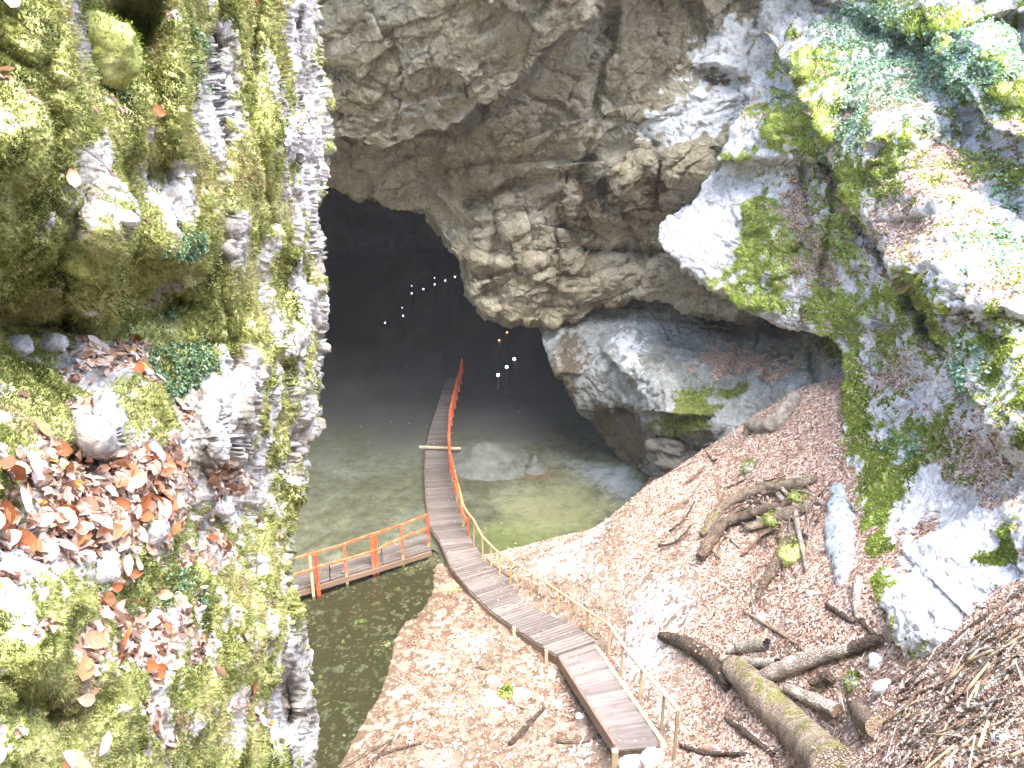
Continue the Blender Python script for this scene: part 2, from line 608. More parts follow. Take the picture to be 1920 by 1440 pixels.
def ice_mat():
    t = NT('green_ice')
    n1 = t.noise(0.35, 8, 0.68, dist=0.7)
    n2 = t.noise(1.9, 8, 0.78)
    n3 = t.noise(7, 4, 0.65)
    c = t.ramp(n1, [(0.3, (0.035, 0.037, 0.02)), (0.45, (0.05, 0.055, 0.032)), (0.58, (0.07, 0.078, 0.055)), (0.75, (0.095, 0.107, 0.09))])
    c = t.mix(1.0, c, t.ramp(n2, [(0.3, 0.4), (0.5, 0.95), (0.7, 1.5)]), 'MULTIPLY')
    c = t.mix(t.mapr(n3, 0.6, 0.68, 0, 0.75), c, (0.03, 0.032, 0.02))
    wob = t.math('MULTIPLY', t.math('SUBTRACT', t.math('ADD', n2, n1), 1.0), 1.5)
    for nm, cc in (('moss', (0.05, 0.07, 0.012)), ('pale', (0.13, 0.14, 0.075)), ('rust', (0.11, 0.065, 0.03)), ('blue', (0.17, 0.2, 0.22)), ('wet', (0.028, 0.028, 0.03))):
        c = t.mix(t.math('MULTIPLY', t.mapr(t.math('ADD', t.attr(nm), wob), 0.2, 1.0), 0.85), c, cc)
    r = t.mapr(t.math('SUBTRACT', t.math('ADD', n2, t.math('MULTIPLY', t.attr('wet'), -.4)), 0.0), 0.3, 0.7, 0.75, 0.5)
    return t.done(t.bsdf(c, r, 0.5, t.math('ADD', n2, t.math('MULTIPLY', n3, 0.3)), 0.4, 0.05))


M['ice'] = ice_mat()


def water_mat():
    t = NT('pool_water')
    tr = t.n('ShaderNodeBsdfTransparent')
    tr.inputs['Color'].default_value = (0.5, 0.6, 0.49, 1)
    gl = t.n('ShaderNodeBsdfGlossy')
    gl.inputs['Roughness'].default_value = 0.16
    bp = t.n('ShaderNodeBump')
    bp.inputs['Strength'].default_value = 0.25
    bp.inputs['Distance'].default_value = 0.02
    t.l(t.noise(3, 3), bp.inputs['Height'])
    t.l(bp.outputs[0], gl.inputs['Normal'])
    fr = t.n('ShaderNodeFresnel')
    fr.inputs['IOR'].default_value = 1.33
    t.l(bp.outputs[0], fr.inputs['Normal'])
    mx = t.n('ShaderNodeMixShader')
    t.l(fr.outputs[0], mx.inputs[0]); t.l(tr.outputs[0], mx.inputs[1]); t.l(gl.outputs[0], mx.inputs[2])
    t.l(mx.outputs[0], t.out.inputs['Surface'])
    return t.m


M['water'] = water_mat()


def emit_mat(name, c, s):
    t = NT(name)
    e = t.n('ShaderNodeEmission')
    e.inputs['Color'].default_value = (*c, 1)
    e.inputs['Strength'].default_value = s
    t.l(e.outputs[0], t.out.inputs['Surface'])
    return t.m


M['lamp_white'] = emit_mat('white_bulb', (0.8, 0.87, 1.0), 5)
M['lamp_dim'] = emit_mat('dim_bulb', (0.75, 0.83, 1.0), .5)
M['lamp_red'] = emit_mat('orange_bulb', (1.0, 0.28, 0.1), 0.35)
t_ = NT('lamp_metal')
M['metal'] = t_.done(t_.bsdf((0.015, 0.015, 0.015), 0.7, 0.2))


# ---------------------------------------------------------------- rock faces
def interp_poly(pts, q):
    pts = np.asarray(pts, float)
    return np.interp(q, pts[:, 0], pts[:, 1])


def unit(v):
    return v / np.maximum(np.linalg.norm(v, axis=-1), 1e-9)[..., None]


class Face:
    """a sculpted rock sheet; keeps its points for scattering and ray casts"""
    pass


def build_face(name, PX, PY, D, disp, mat, masks, label, visible=None):
    V = unproj(PX, PY, D)
    N = grid_normals(V)
    toc = CAM - V
    if (N * toc).sum(-1).mean() < 0:
        N = -N
    Ns = N.copy()
    for _ in range(10):
        Pd = np.pad(Ns, ((1, 1), (1, 1), (0, 0)), 'edge')
        Ns = unit(Pd[:-2, 1:-1] + Pd[2:, 1:-1] + Pd[1:-1, :-2] + Pd[1:-1, 2:] + Pd[1:-1, 1:-1])
    V = V + Ns * disp(V, N, PX, PY)[..., None]
    N2 = grid_normals(V)
    if (N2 * N).sum(-1).mean() < 0:
        N2 = -N2
    f = Face()
    f.V, f.N, f.PX, f.PY = V, N2, PX, PY
    f.masks = masks(V, N2, PX, PY)
    nr, nc = PX.shape
    fc = grid_faces(nr, nc)
    me = mesh_np(name, V, fc, mat, f.masks)
    f.obj = link(bpy.data.objects.new(name, me), label=label, kind='structure')
    f.faces = fc
    return f


def with_feats(PX, PY, D, feats):
    for f in feats:
        D = D + f(PX, PY)
    return D


def face_rows(py0, py1, nr, L, Rr, nc, dsamp, feats, curl=None, curl_n=14, lam=0.0):
    """rows run down the picture; L and Rr give left and right limits per row; curl = (dpx, dd) wraps the left or right edge away"""
    py = np.linspace(py0, py1, nr)
    lx, rx = interp_poly(L, py), interp_poly(Rr, py)
    rx = rx + 16 * fbm(np.stack([py / 70, 0 * py, 0 * py + 4], -1), 3) + 12 * fbm(np.stack([py / 24, 0 * py, 0 * py + 9], -1), 2)
    t = np.linspace(0, 1, nc)
    PX = lx[:, None] + (rx - lx)[:, None] * t[None]
    PY = np.repeat(py[:, None], nc, 1)
    ds = np.asarray(dsamp, float)
    D = rbf(ds[:, :2] / 300.0, ds[:, 2], np.stack([PX, PY], -1) / 300.0, lam)
    D = with_feats(PX, PY, D, feats)
    if curl:
        side, dpx, dd = curl
        k = (np.arange(1, curl_n + 1) / curl_n)
        a = k * math.pi / 2
        if side == 'L':
            k, a = k[::-1], a[::-1]
        e = 0 if side == 'L' else -1
        # quarter-ellipse wrap: leaves the edge tangentially then runs back
        cx = PX[:, e][:, None] + dpx * (1 - np.cos(a))[None] + dpx * 1.2 * (k ** 3)[None]
        cy = np.repeat(PY[:, e][:, None], curl_n, 1)
        cD = D[:, e][:, None] + dd * np.sin(a)[None] * (0.5 + 0.5 * k)[None]
        parts = [(cx, PX), (cy, PY), (cD, D)] if side == 'L' else [(PX, cx), (PY, cy), (D, cD)]
        PX, PY, D = [np.concatenate(p, 1) for p in parts]
    return PX, PY, D


def face_cols(px0, px1, nc, T, B, nr, dsamp, feats, under=None, under_n=16):
    px = np.linspace(px0, px1, nc)
    ty, by = interp_poly(T, px), interp_poly(B, px)
    t = np.linspace(0, 1, nr)
    PY = ty[None] + (by - ty)[None] * t[:, None]
    PX = np.repeat(px[None], nr, 0)
    ds = np.asarray(dsamp, float)
    D = rbf(ds[:, :2] / 300.0, ds[:, 2], np.stack([PX, PY], -1) / 300.0)
    D = with_feats(PX, PY, D, feats)
    if under:
        dpy, dd = under
        k = np.arange(1, under_n + 1) / under_n
        a = k * math.pi / 2
        cy = PY[-1][None] + dpy * ((1 - np.cos(a)) + 1.2 * k ** 3)[:, None]
        cD = D[-1][None] + dd * (np.sin(a) * (0.5 + 0.5 * k))[:, None]
        cx = np.repeat(PX[-1][None], under_n, 0)
        PX, PY, D = np.concatenate([PX, cx]), np.concatenate([PY, cy]), np.concatenate([D, cD])
    return PX, PY, D


def n2(px, py, s, seed=0.0, o=4):
    return fbm(np.stack([px / s, py / s, 0 * px + seed], -1), o)


# ---- near mossy cliff on the left: a wall about 1.6 m beside the camera, running away to 6.5 m
edge = [(-260, 590), (0, 585), (120, 598), (230, 606), (310, 604), (360, 590), (420, 584), (520, 592), (610, 596), (700, 592), (790, 584), (860, 560), (930, 552), (1000, 538), (1080, 533), (1150, 545), (1210, 560), (1260, 574), (1340, 574), (1450, 578), (1650, 580)]
base = lambda x: 1500 * 1.6 / (960 - x)
ds = []
for y, m in ((-260, 1.0), (0, 1.04), (150, 1.05), (300, .98), (450, 1.02), (590, 1.16), (640, 1.17), (750, 1.06), (880, .93), (1000, .92), (1150, .90), (1300, .84), (1450, .80), (1650, .74)):
    for x, k in ((-320, 1), (-120, 1), (60, 1), (200, .9), (330, .55), (450, .2), (540, 0), (600, 0)):
        ds.append((x, y, base(x) * (1 + (m - 1) * k)))
feats = [
    bump(215, 65, 75, 95, -.55, 10, 3), bump(160, 30, 50, 50, -.25), bump(60, 600, 150, 38, -0.3), bump(20, 250, 70, 90, .2), bump(185, 500, 45, 150, .25, 8, 4),
    bump(120, 130, 26, 140, .3), bump(60, 60, 60, 90, .2), bump(330, 120, 26, 190, .25), bump(280, 330, 70, 50, -.3), bump(300, 560, 60, 60, -.35), bump(130, 640, 90, 40, -.1),
    bump(300, 470, 60, 55, .3), bump(420, 800, 55, 90, .35, 0, 4), bump(190, 800, 45, 60, .25, -20, 4), bump(140, 870, 60, 30, -.2),
    bump(380, 1000, 70, 60, -.25), bump(60, 1180, 90, 150, .25), bump(240, 1050, 60, 70, .12), bump(330, 1330, 160, 120, .2), bump(60, 1330, 70, 60, -.3),
    bump(500, 250, 26, 120, .3), bump(545, 260, 30, 40, .35), bump(520, 520, 40, 60, -.35), bump(470, 700, 22, 120, .25), bump(560, 640, 20, 40, .3),
    bump(500, 900, 40, 100, -.4), bump(530, 1320, 26, 60, -.5, 0, 4), bump(470, 1150, 50, 80, .25),
    groove([(395, 60), (420, 260), (410, 520), (430, 700)], .18, 10), groove([(250, 640), (330, 660), (430, 640)], .2, 12), groove([(480, 0), (470, 220), (500, 420)], .25, 9),
    groove([(320, 860), (360, 980), (350, 1080)], .15, 10), groove([(470, 960), (480, 1150), (500, 1400)], .3, 9),
]
PX, PY, D = face_rows(-260, 1650, 860, [(-260, -320), (1650, -320)], edge, 400, ds, feats, ('R', -45, 5.0), 24)


def disp_cliff(V, N, px, py):
    hang = 1 - smooth(560, 760, py)
    S = np.stack([V[..., 0], V[..., 1], 14.8 + (V[..., 2] - 14.8) * (1 - .55 * hang)], -1)
    d = 0.10 * fbm(S * 2.3, 4) + 0.05 * ridged(S * 4.6, 3)
    f1, f2, c = worley(S * 4.2 + .4 * fbm(S * 5, 2)[..., None])
    rk = smooth(470, 590, px) + blob(px, py, 400, 180, 60, 120) + blob(px, py, 420, 830, 80, 140) + blob(px, py, 190, 790, 60, 80)
    rk = np.clip(rk, 0, 1)
    d += (1 - .7 * rk) * .045 * (.6 - f1)
    d += rk * (1 - .45 * smooth(530, 580, px)) * facets(V, 4.5, .10, .07, .3, (1, 1, .5)) + (.2 + .25 * rk) * (1 - .75 * smooth(530, 580, px)) * facets(V + 3, 12, .026, .026, .3, (1, 1, .6))
    d += 0.018 * fbm(V * 17, 3) + 0.012 * ridged(V * 32, 2)
    return d


def masks_cliff(V, N, px, py):
    up = N[..., 2]
    big = fbm(V * 2.6 + 5, 4)
    sm = fbm(V * 7 + 9, 3)
    rocky = smooth(470, 600, px) * .45 + blob(px, py, 400, 180, 40, 110) + blob(px, py, 420, 830, 75, 130) + .8 * blob(px, py, 160, 310, 25, 60) + .7 * blob(px, py, 340, 360, 40, 70) + .7 * blob(px, py, 190, 790, 45, 70) + .6 * blob(px, py, 450, 460, 30, 90)
    rocky += .7 * blob(px, py, 555, 80, 28, 200) + .8 * blob(px, py, 540, 1330, 25, 110)
    moss = np.clip(.80 + 1.0 * big + .5 * sm - .95 * rocky, 0, 1)
    ledge = blob(px, py, 150, 950, 260, 110) + .9 * blob(px, py, 190, 680, 80, 40) + .9 * blob(px, py, 250, 1210, 170, 70) + .7 * blob(px, py, 300, 1370, 50, 45) + .7 * blob(px, py, 430, 900, 35, 40) + .6 * blob(px, py, 460, 1330, 30, 50) + .6 * blob(px, py, 300, 870, 120, 40) + .3 * blob(px, py, 100, 1430, 90, 40) + .5 * blob(px, py, 390, 1050, 60, 30)
    litter = np.clip(ledge * .95 + 1.2 * sm + .25 * (up - .4) - .06, 0, 1)
    moss = np.clip(moss - litter * 1.2, 0, 1)
    herb = .9 * blob(px, py, 340, 700, 90, 60) + .8 * blob(px, py, 300, 600, 35, 30) + .7 * blob(px, py, 340, 460, 60, 40) + .5 * blob(px, py, 300, 1110, 120, 60) + .6 * blob(px, py, 360, 90, 30, 120)
    return dict(moss=moss, litter=litter, pale=np.clip(rocky * .4 + sm * .7 - .15, 0, 1) * (1 - litter), stain=np.clip(.3 * fbm(V * 3 + 40, 3) + .1, 0, 1), herb=np.clip(herb + .6 * big - .1, 0, 1))


cliff = build_face('mossy_cliff', PX, PY, D, disp_cliff, M['cliff'], masks_cliff, 'close mossy limestone cliff with hanging moss and leaf covered ledges beside the drop')

# ---- overhanging roof of the cave mouth
lip = [(-260, 1100), (160, 1040), (380, 640), (500, 380), (560, 330), (610, 338), (660, 358), (720, 386), (800, 402), (832, 452), (870, 498), (882, 556), (905, 582), (960, 606), (1010, 600), (1080, 608), (1130, 576), (1200, 552), (1290, 582), (1380, 596), (1560, 600)]
dB = [(900, 300, 32), (900, 590, 36), (620, 345, 34.5), (600, 0, 28.5), (900, 0, 27), (1150, 0, 28), (1150, 300, 32), (1100, 500, 35), (1250, 300, 30.5), (1250, 500, 33.5), (1400, 0, 29), (1400, 250, 29.4), (1400, 560, 31), (600, 200, 31.5), (380, 200, 31), (780, 395, 35), (-260, 600, 28), (-260, 1100, 27), (380, 640, 33), (1560, 560, 30.5), (1560, 100, 29),
      (-260, -300, 21), (380, -300, 22), (900, -300, 22), (1560, -300, 25), (-260, -1300, 14.5), (900, -1300, 15), (1560, -1300, 17)]  # unseen upper rows lean forward, shaped to shade the ice front and bridge
bulge = [(540, 275), (640, 262), (720, 285), (790, 262), (865, 246), (905, 205), (960, 170), (1010, 118), (1070, 62), (1160, -10), (1260, -120)]
fB = [groove([(600, 120), (760, 190), (880, 160)], .25, 7), groove([(700, 20), (760, 140), (740, 260)], .2, 6), groove([(900, 60), (960, 20), (1040, -20)], .25, 7), groove([(740, 395), (800, 330), (930, 300), (1060, 300)], .3, 7), groove([(900, 520), (1000, 500), (1100, 520), (1250, 470)], .35, 8), groove([(1160, 380), (1200, 450), (1210, 520)], .4, 8), groove([(1240, 300), (1230, 400)], .35, 7), groove([(1040, 430), (1050, 520), (1030, 590)], .35, 7), groove([(940, 420), (920, 500), (930, 570)], .3, 7),
      step([(830, 440), (930, 430), (1020, 400), (1100, 350)], .7, 14, 120, 1, 10),
      step(bulge, 2.4, 14, 460, -1, 10), groove([(1150, 20), (1120, 130), (1112, 240), (1090, 330)], .6, 9),
      step([(1300, 0), (1340, 60), (1200, 180), (1110, 215)], .7, 20, 200, -1, 10), step([(1440, 240), (1370, 255), (1290, 262), (1220, 290), (1130, 300)], .7, 16, 160, -1, 12),
      groove([(880, 390), (960, 350), (1060, 330), (1100, 345)], .5, 11), groove([(1060, 420), (1100, 470), (1180, 470), (1260, 480)], .5, 10), groove([(985, 400), (1000, 450), (980, 490)], .4, 9),
      groove([(1090, 340), (1105, 400), (1120, 430)], .6, 12), groove([(1130, 340), (1135, 390)], .5, 9), step([(870, 470), (960, 490), (1080, 470), (1220, 480)], .6, 22, 140, 1, 14),
      step([(640, 250), (760, 320), (900, 400), (1000, 420)], .5, 30, 120, 1, 16), bump(1350, 152, 52, 26, -.9, 5, 6), bump(1170, 370, 90, 60, .5), bump(1080, 230, 45, 60, .7, 0, 4),
      bump(1300, 340, 110, 50, .6, -20), bump(760, 310, 90, 60, .5, 15), bump(1000, 540, 90, 40, .5), bump(1200, 520, 90, 26, .5)]
PX, PY, D = face_cols(-260, 1560, 560, [(-260, -1300), (1560, -1300)], lip, 430, dB, [], None)
# spend most rows inside the frame
px = np.linspace(-260, 1560, 620)
by = interp_poly(lip, px) + 7 * fbm(np.stack([px / 40, 0 * px, 0 * px + 2.2], -1), 3) + 5 * fbm(np.stack([px / 14, 0 * px, 0 * px + 7.2], -1), 2)
tt = np.concatenate([np.linspace(-1300, -60, 40, endpoint=False), np.full(380, np.nan)])
PY = np.empty((420, 620))
PY[:40] = np.linspace(-1300, -60, 40, endpoint=False)[:, None]
PY[40:] = -60 + (by[None] + 60) * np.linspace(0, 1, 380)[:, None]
PX = np.repeat(px[None], 420, 0)
dsn = np.asarray(dB, float)
D = with_feats(PX, PY, rbf(dsn[:, :2] / 300, dsn[:, 2], np.stack([PX, PY], -1) / 300), fB)
k = np.arange(1, 21) / 20
a = k * math.pi / 2
cy = PY[-1][None] - 26 * ((1 - np.cos(a)) + 1.2 * k ** 3)[:, None]
cD = D[-1][None] + 10 * (np.sin(a) * (.4 + .6 * k))[:, None]
PX, PY, D = np.concatenate([PX, np.repeat(PX[-1][None], 20, 0)]), np.concatenate([PY, cy]), np.concatenate([D, cD])


ROT = np.array([[.82, 0, -.57], [0, 1, 0], [.57, 0, .82]])


def disp_roof(V, N, px, py):
    d = .35 * fbm(V * .3, 4) + .07 * ridged(V * .7 + 3, 3)
    d += facets(V, .26, .36, .26, .3, (1, 1, 1.2)) + facets(V @ ROT, .55, .26, .16, .2, (.6, 1, 1.5)) + facets(V @ ROT + 5, 1.6, .07, .06, .25, (.6, 1, 1.5))
    rough = .5 + blob(px, py, 1380, 140, 110, 150) + .6 * blob(px, py, 1000, 540, 250, 60)
    d += rough * (.10 * ridged(V * 3.2, 3) + .05 * fbm(V * 8, 3))
    return d


def masks_roof(V, N, px, py):
    a = fbm(V * .7 + 2, 4)
    b = fbm(V * 2.4 + 7, 3)
    pale = blob(px, py, 1380, 90, 130, 90, -25) + blob(px, py, 1300, 225, 170, 50, -12) + .5 * blob(px, py, 1230, 440, 60, 60) + .25 * blob(px, py, 1080, 250, 40, 60)
    stain = .75 * blob(px, py, 1110, 370, 60, 45) + .5 * blob(px, py, 1230, 360, 30, 80) + .5 * blob(px, py, 990, 440, 50, 50) + .5 * blob(px, py, 880, 180, 60, 30, -20) + .6 * blob(px, py, 640, 270, 60, 30) + .9 * blob(px, py, 1350, 152, 48, 22, 5)
    moss = .5 * blob(px, py, 1440, 140, 30, 80) + .35 * blob(px, py, 1060, 120, 40, 70) + .6 * blob(px, py, 1470, 120, 30, 60)
    return dict(moss=np.clip(moss + .5 * b - .1, 0, 1), litter=np.zeros_like(px), pale=np.clip(pale + .7 * b - .25, 0, 1) * (pale > .05), stain=np.clip(stain + .75 * a + .55 * b - .06, 0, 1))


roof = build_face('cave_roof', PX, PY, D, disp_roof, M['roof'], masks_roof, 'brown overhanging limestone roof of the cave mouth')

# ---- mossy rock slope on the right, with the wedge that points left over the recess
L = [(-900, 1520), (-300, 1480), (-100, 1440), (0, 1430), (120, 1405), (230, 1400), (310, 1340), (380, 1290), (430, 1242), (450, 1238), (490, 1280), (530, 1335), (580, 1392), (605, 1450), (625, 1560), (680, 1592), (760, 1588), (850, 1572), (910, 1606), (1000, 1628), (1100, 1648), (1200, 1692), (1450, 1740)]
dC = [(1430, 0, 28), (1400, 200, 28.5), (1240, 440, 29.5), (1400, 400, 27.5), (1400, 580, 27.3), (1560, 300, 25.5), (1560, 560, 25), (1600, 650, 23.8), (1590, 760, 23), (1575, 850, 22.3), (1610, 910, 21), (1640, 1050, 17.5), (1690, 1200, 14.5), (1740, 1450, 11.5), (1750, 800, 19.5), (1800, 1000, 15.5), (1900, 1150, 12), (1900, 500, 18), (1920, 0, 21), (1700, 0, 25), (1700, 250, 22.5), (1750, 550, 19.8), (1900, 800, 15.5), (2200, 0, 18), (2200, 700, 13.5), (2200, 1300, 8), (1480, -300, 27), (2200, -300, 19), (1480, -900, 24), (2200, -900, 17)]
fC = [step([(1380, 300), (1450, 296), (1545, 300), (1560, 250)], 1.3, 12, 150, -1, 8),
      step([(1530, 240), (1560, 300), (1590, 395), (1640, 455), (1700, 545), (1760, 640), (1800, 700)], 1.9, 12, 260, -1, 10),
      groove([(1545, 290), (1590, 400), (1640, 460), (1700, 545), (1745, 640)], 1.3, 14), groove([(1690, 520), (1740, 600), (1770, 660)], 1.2, 10),
      step([(1560, 0), (1640, 40), (1720, 62), (1800, 62), (1850, 30), (1990, 10)], 1.2, 12, 140, -1, 9),
      step([(1800, 160), (1830, 225), (1880, 250), (1990, 290)], 1.7, 12, 160, -1, 9),
      step([(1740, 560), (1790, 600), (1830, 590), (1880, 580), (1990, 620)], .7, 10, 120, -1, 8), groove([(1760, 590), (1830, 585)], .7, 8),
      step([(1600, 230), (1640, 190), (1720, 170), (1800, 90)], .5, 14, 120, 1, 10), step([(1480, 170), (1560, 120), (1640, 30)], .15, 30, 120, -1, 10),
      step([(1690, 860), (1700, 940), (1690, 1030), (1740, 1080)], .2, 12, 160, -1, 10), step([(1640, 700), (1720, 760), (1830, 740), (1930, 790)], .25, 16, 110, 1, 12),
      step([(1780, 980), (1850, 940), (1960, 960)], .4, 12, 110, 1, 10), groove([(1560, 420), (1545, 500), (1560, 560)], .5, 10),
      step([(1500, 330), (1520, 420), (1490, 480), (1500, 560)], .3, 20, 80, 1, 8), bump(1500, 240, 55, 45, .8, -10, 4), bump(1560, 430, 30, 40, .5), bump(1410, 570, 40, 18, .4),
      bump(1660, 1020, 60, 160, .5), bump(1730, 1150, 70, 80, .5, 0, 4), bump(1490, 130, 30, 24, .7, 0, 4), bump(1880, 330, 70, 40, .5), bump(1600, 600, 40, 40, .5)]
PX, PY, D = face_rows(-900, 1450, 30, L, [(-900, 2200), (1450, 2200)], 340, dC, [])
rows = np.concatenate([np.linspace(-900, -60, 26, endpoint=False), np.linspace(-60, 1450, 640)])
lx = interp_poly(L, rows) + 8 * fbm(np.stack([rows / 40, 0 * rows, 0 * rows + 4], -1), 3) + 5 * fbm(np.stack([rows / 13, 0 * rows, 0 * rows + 9], -1), 2)
t = np.linspace(0, 1, 360) ** 1.0
PX = lx[:, None] + (2200 - lx)[:, None] * t[None]
PY = np.repeat(rows[:, None], 360, 1)
dsn = np.asarray(dC, float)
D = with_feats(PX, PY, rbf(dsn[:, :2] / 300, dsn[:, 2], np.stack([PX, PY], -1) / 300), fC)
k = (np.arange(1, 21) / 20)[::-1]
a = k * math.pi / 2
cx = PX[:, 0][:, None] + 34 * ((1 - np.cos(a)) + 1.2 * k ** 3)[None]
cD = D[:, 0][:, None] + 4.5 * (np.sin(a) * (.45 + .55 * k))[None]
PX, PY, D = np.concatenate([cx, PX], 1), np.concatenate([np.repeat(PY[:, :1], 20, 1), PY], 1), np.concatenate([cD, D], 1)


def disp_slope(V, N, px, py):
    d = .30 * fbm(V * .5, 4) + .08 * ridged(V * 1.1 + 3, 3)
    T = V @ np.array([[.9, 0, .3], [0, 1, 0], [-.3, 0, 1.0]])
    bare = np.clip(blob(px, py, 1760, 1010, 110, 110) + blob(px, py, 1760, 1130, 100, 80), 0, 1)
    lowr = 1 - .6 * smooth(560, 760, py)
    d += lowr * facets(T, .45, .32, .24, .3, (1, 1, 1.7)) + (1 - .6 * bare) * facets(T + 7, 1.5, .07, .08, .3, (1, 1, 1.4)) + facets(V, 4.5, .03, .035, .3)
    d += .035 * fbm(V * 5, 3) + .015 * ridged(V * 9, 2)
    sm = blob(px, py, 1330, 430, 110, 60, -30)
    return d * (1 - .6 * sm) * (1 - .45 * bare)


def masks_slope(V, N, px, py):
    a = fbm(V * .9 + 2, 4)
    b = fbm(V * 2.8 + 7, 3)
    up = N[..., 2]
    moss = .9 * blob(px, py, 1500, 240, 60, 50) + .8 * blob(px, py, 1430, 480, 50, 70, 25) + .8 * blob(px, py, 1420, 400, 30, 40, 20) + .7 * blob(px, py, 1570, 430, 40, 60) + .9 * blob(px, py, 1420, 570, 60, 18) + .9 * blob(px, py, 1560, 575, 50, 40) + .8 * blob(px, py, 1600, 760, 30, 130) + .95 * blob(px, py, 1650, 1030, 40, 170) + .5 * blob(px, py, 1700, 560, 60, 70, 40) + .6 * blob(px, py, 1650, 330, 90, 60) + .6 * blob(px, py, 1880, 150, 80, 50) + .6 * blob(px, py, 1740, 50, 140, 40) + .4 * blob(px, py, 1720, 620, 70, 60) + .5 * blob(px, py, 1900, 640, 50, 80) + .4 * blob(px, py, 1740, 860, 80, 80) + .6 * blob(px, py, 1530, 130, 60, 30) + .5 * blob(px, py, 1840, 1050, 60, 18) + .5 * blob(px, py, 1870, 330, 80, 50)
    herb = 1.0 * blob(px, py, 1620, 90, 90, 60) + .9 * blob(px, py, 1700, 150, 110, 50, -25) + .9 * blob(px, py, 1850, 120, 90, 60) + .7 * blob(px, py, 1600, 60, 60, 40) + .6 * blob(px, py, 1860, 480, 100, 80) + .6 * blob(px, py, 1820, 680, 40, 60) + .5 * blob(px, py, 1880, 350, 60, 40) + .6 * blob(px, py, 1590, 260, 50, 40) + .5 * blob(px, py, 1500, 310, 50, 14) + .5 * blob(px, py, 1700, 840, 50, 40) + .4 * blob(px, py, 1760, 250, 90, 50) + .5 * blob(px, py, 1640, 30, 60, 30)
    litter = .8 * blob(px, py, 1490, 390, 40, 60) + .8 * blob(px, py, 1530, 490, 45, 50) + .6 * blob(px, py, 1640, 200, 110, 26, -28) + .6 * blob(px, py, 1700, 400, 90, 110, 25) + .5 * blob(px, py, 1800, 330, 60, 40) + .6 * blob(px, py, 1680, 690, 60, 50) + .6 * blob(px, py, 1850, 880, 70, 90) + .5 * blob(px, py, 1780, 840, 60, 50) + .5 * blob(px, py, 1900, 250, 40, 30) + .5 * blob(px, py, 1880, 560, 60, 30)
    litter = np.clip(litter * 1.1 + .7 * b + .6 * (up - .55) + .2, 0, 1)
    bare = blob(px, py, 1320, 420, 70, 50, -30) + blob(px, py, 1760, 1000, 90, 90) + blob(px, py, 1760, 1120, 80, 70)
    return dict(moss=np.clip(moss + .8 * a + .7 * b + .22 - .8 * bare, 0, 1), litter=np.clip(litter - bare, 0, 1), pale=np.clip(.5 * bare + b * .5, 0, 1), stain=np.clip(.25 * a, 0, 1), herb=np.clip(herb * 1.15 + .6 * b, 0, 1))


slope = build_face('rock_slope', PX, PY, D, disp_slope, M['slope'], masks_slope, 'bright stepped limestone slope with moss, herbs and fallen leaves')

# ---- recessed grey-blue wall under the wedge, turning into the cave
Lw = [(520, 985), (600, 1000), (640, 1018), (690, 1046), (760, 1082), (800, 1112), (850, 1158), (910, 1222), (960, 1262), (1040, 1300)]
dE = [(1000, 600, 37), (1080, 760, 36), (1220, 910, 34.7), (1150, 640, 35), (1250, 680, 33), (1225, 800, 32), (1400, 640, 32), (1500, 640, 29.5), (1560, 700, 27), (1640, 640, 25.5), (1350, 760, 30.5), (1480, 745, 27.8), (1120, 800, 36.5), (1340, 870, 30.5), (1640, 850, 24.5), (1100, 540, 38), (1500, 540, 33), (1300, 540, 36), (1640, 540, 28), (1300, 1040, 33), (1640, 1040, 24)]
fE = [step([(1172, 706), (1205, 745), (1206, 785), (1232, 812), (1330, 815), (1345, 880)], .9, 12, 90, -1, 8), bump(1180, 640, 70, 50, .7), bump(1330, 690, 110, 40, .5), groove([(1160, 615), (1200, 620), (1222, 650)], .18, 4), groove([(1220, 690), (1270, 640)], .12, 5),
      step([(1440, 745), (1400, 735), (1360, 755)], .3, 16, 90, -1, 8), groove([(1520, 660), (1535, 740)], .5, 8), bump(1450, 610, 140, 42, -3.0), step([(1060, 770), (1130, 768), (1205, 772)], 1.0, 16, 160, -1, 10)]
rows = np.linspace(520, 1040, 300)
lx = interp_poly(Lw, rows) + 6 * fbm(np.stack([rows / 35, 0 * rows, 0 * rows + 14], -1), 3)
PX = lx[:, None] + (1640 - lx)[:, None] * np.linspace(0, 1, 320)[None]
PY = np.repeat(rows[:, None], 320, 1)
dsn = np.asarray(dE, float)
D = with_feats(PX, PY, rbf(dsn[:, :2] / 300, dsn[:, 2], np.stack([PX, PY], -1) / 300), fE)
k = (np.arange(1, 17) / 16)[::-1]
a = k * math.pi / 2
cx = PX[:, 0][:, None] + 40 * ((1 - np.cos(a)) + 1.2 * k ** 3)[None]
cD = D[:, 0][:, None] + 9 * (np.sin(a) * (.45 + .55 * k))[None]
PX, PY, D = np.concatenate([cx, PX], 1), np.concatenate([np.repeat(PY[:, :1], 16, 1), PY], 1), np.concatenate([cD, D], 1)


def disp_wall(V, N, px, py):
    d = .25 * fbm(V * .5, 4) + .1 * ridged(V * 1.2 + 3, 3)
    d += facets(V, .5, .22, .16, .3) + facets(V + 4, 1.6, .08, .06, .3)
    return d + .04 * fbm(V * 5, 3)


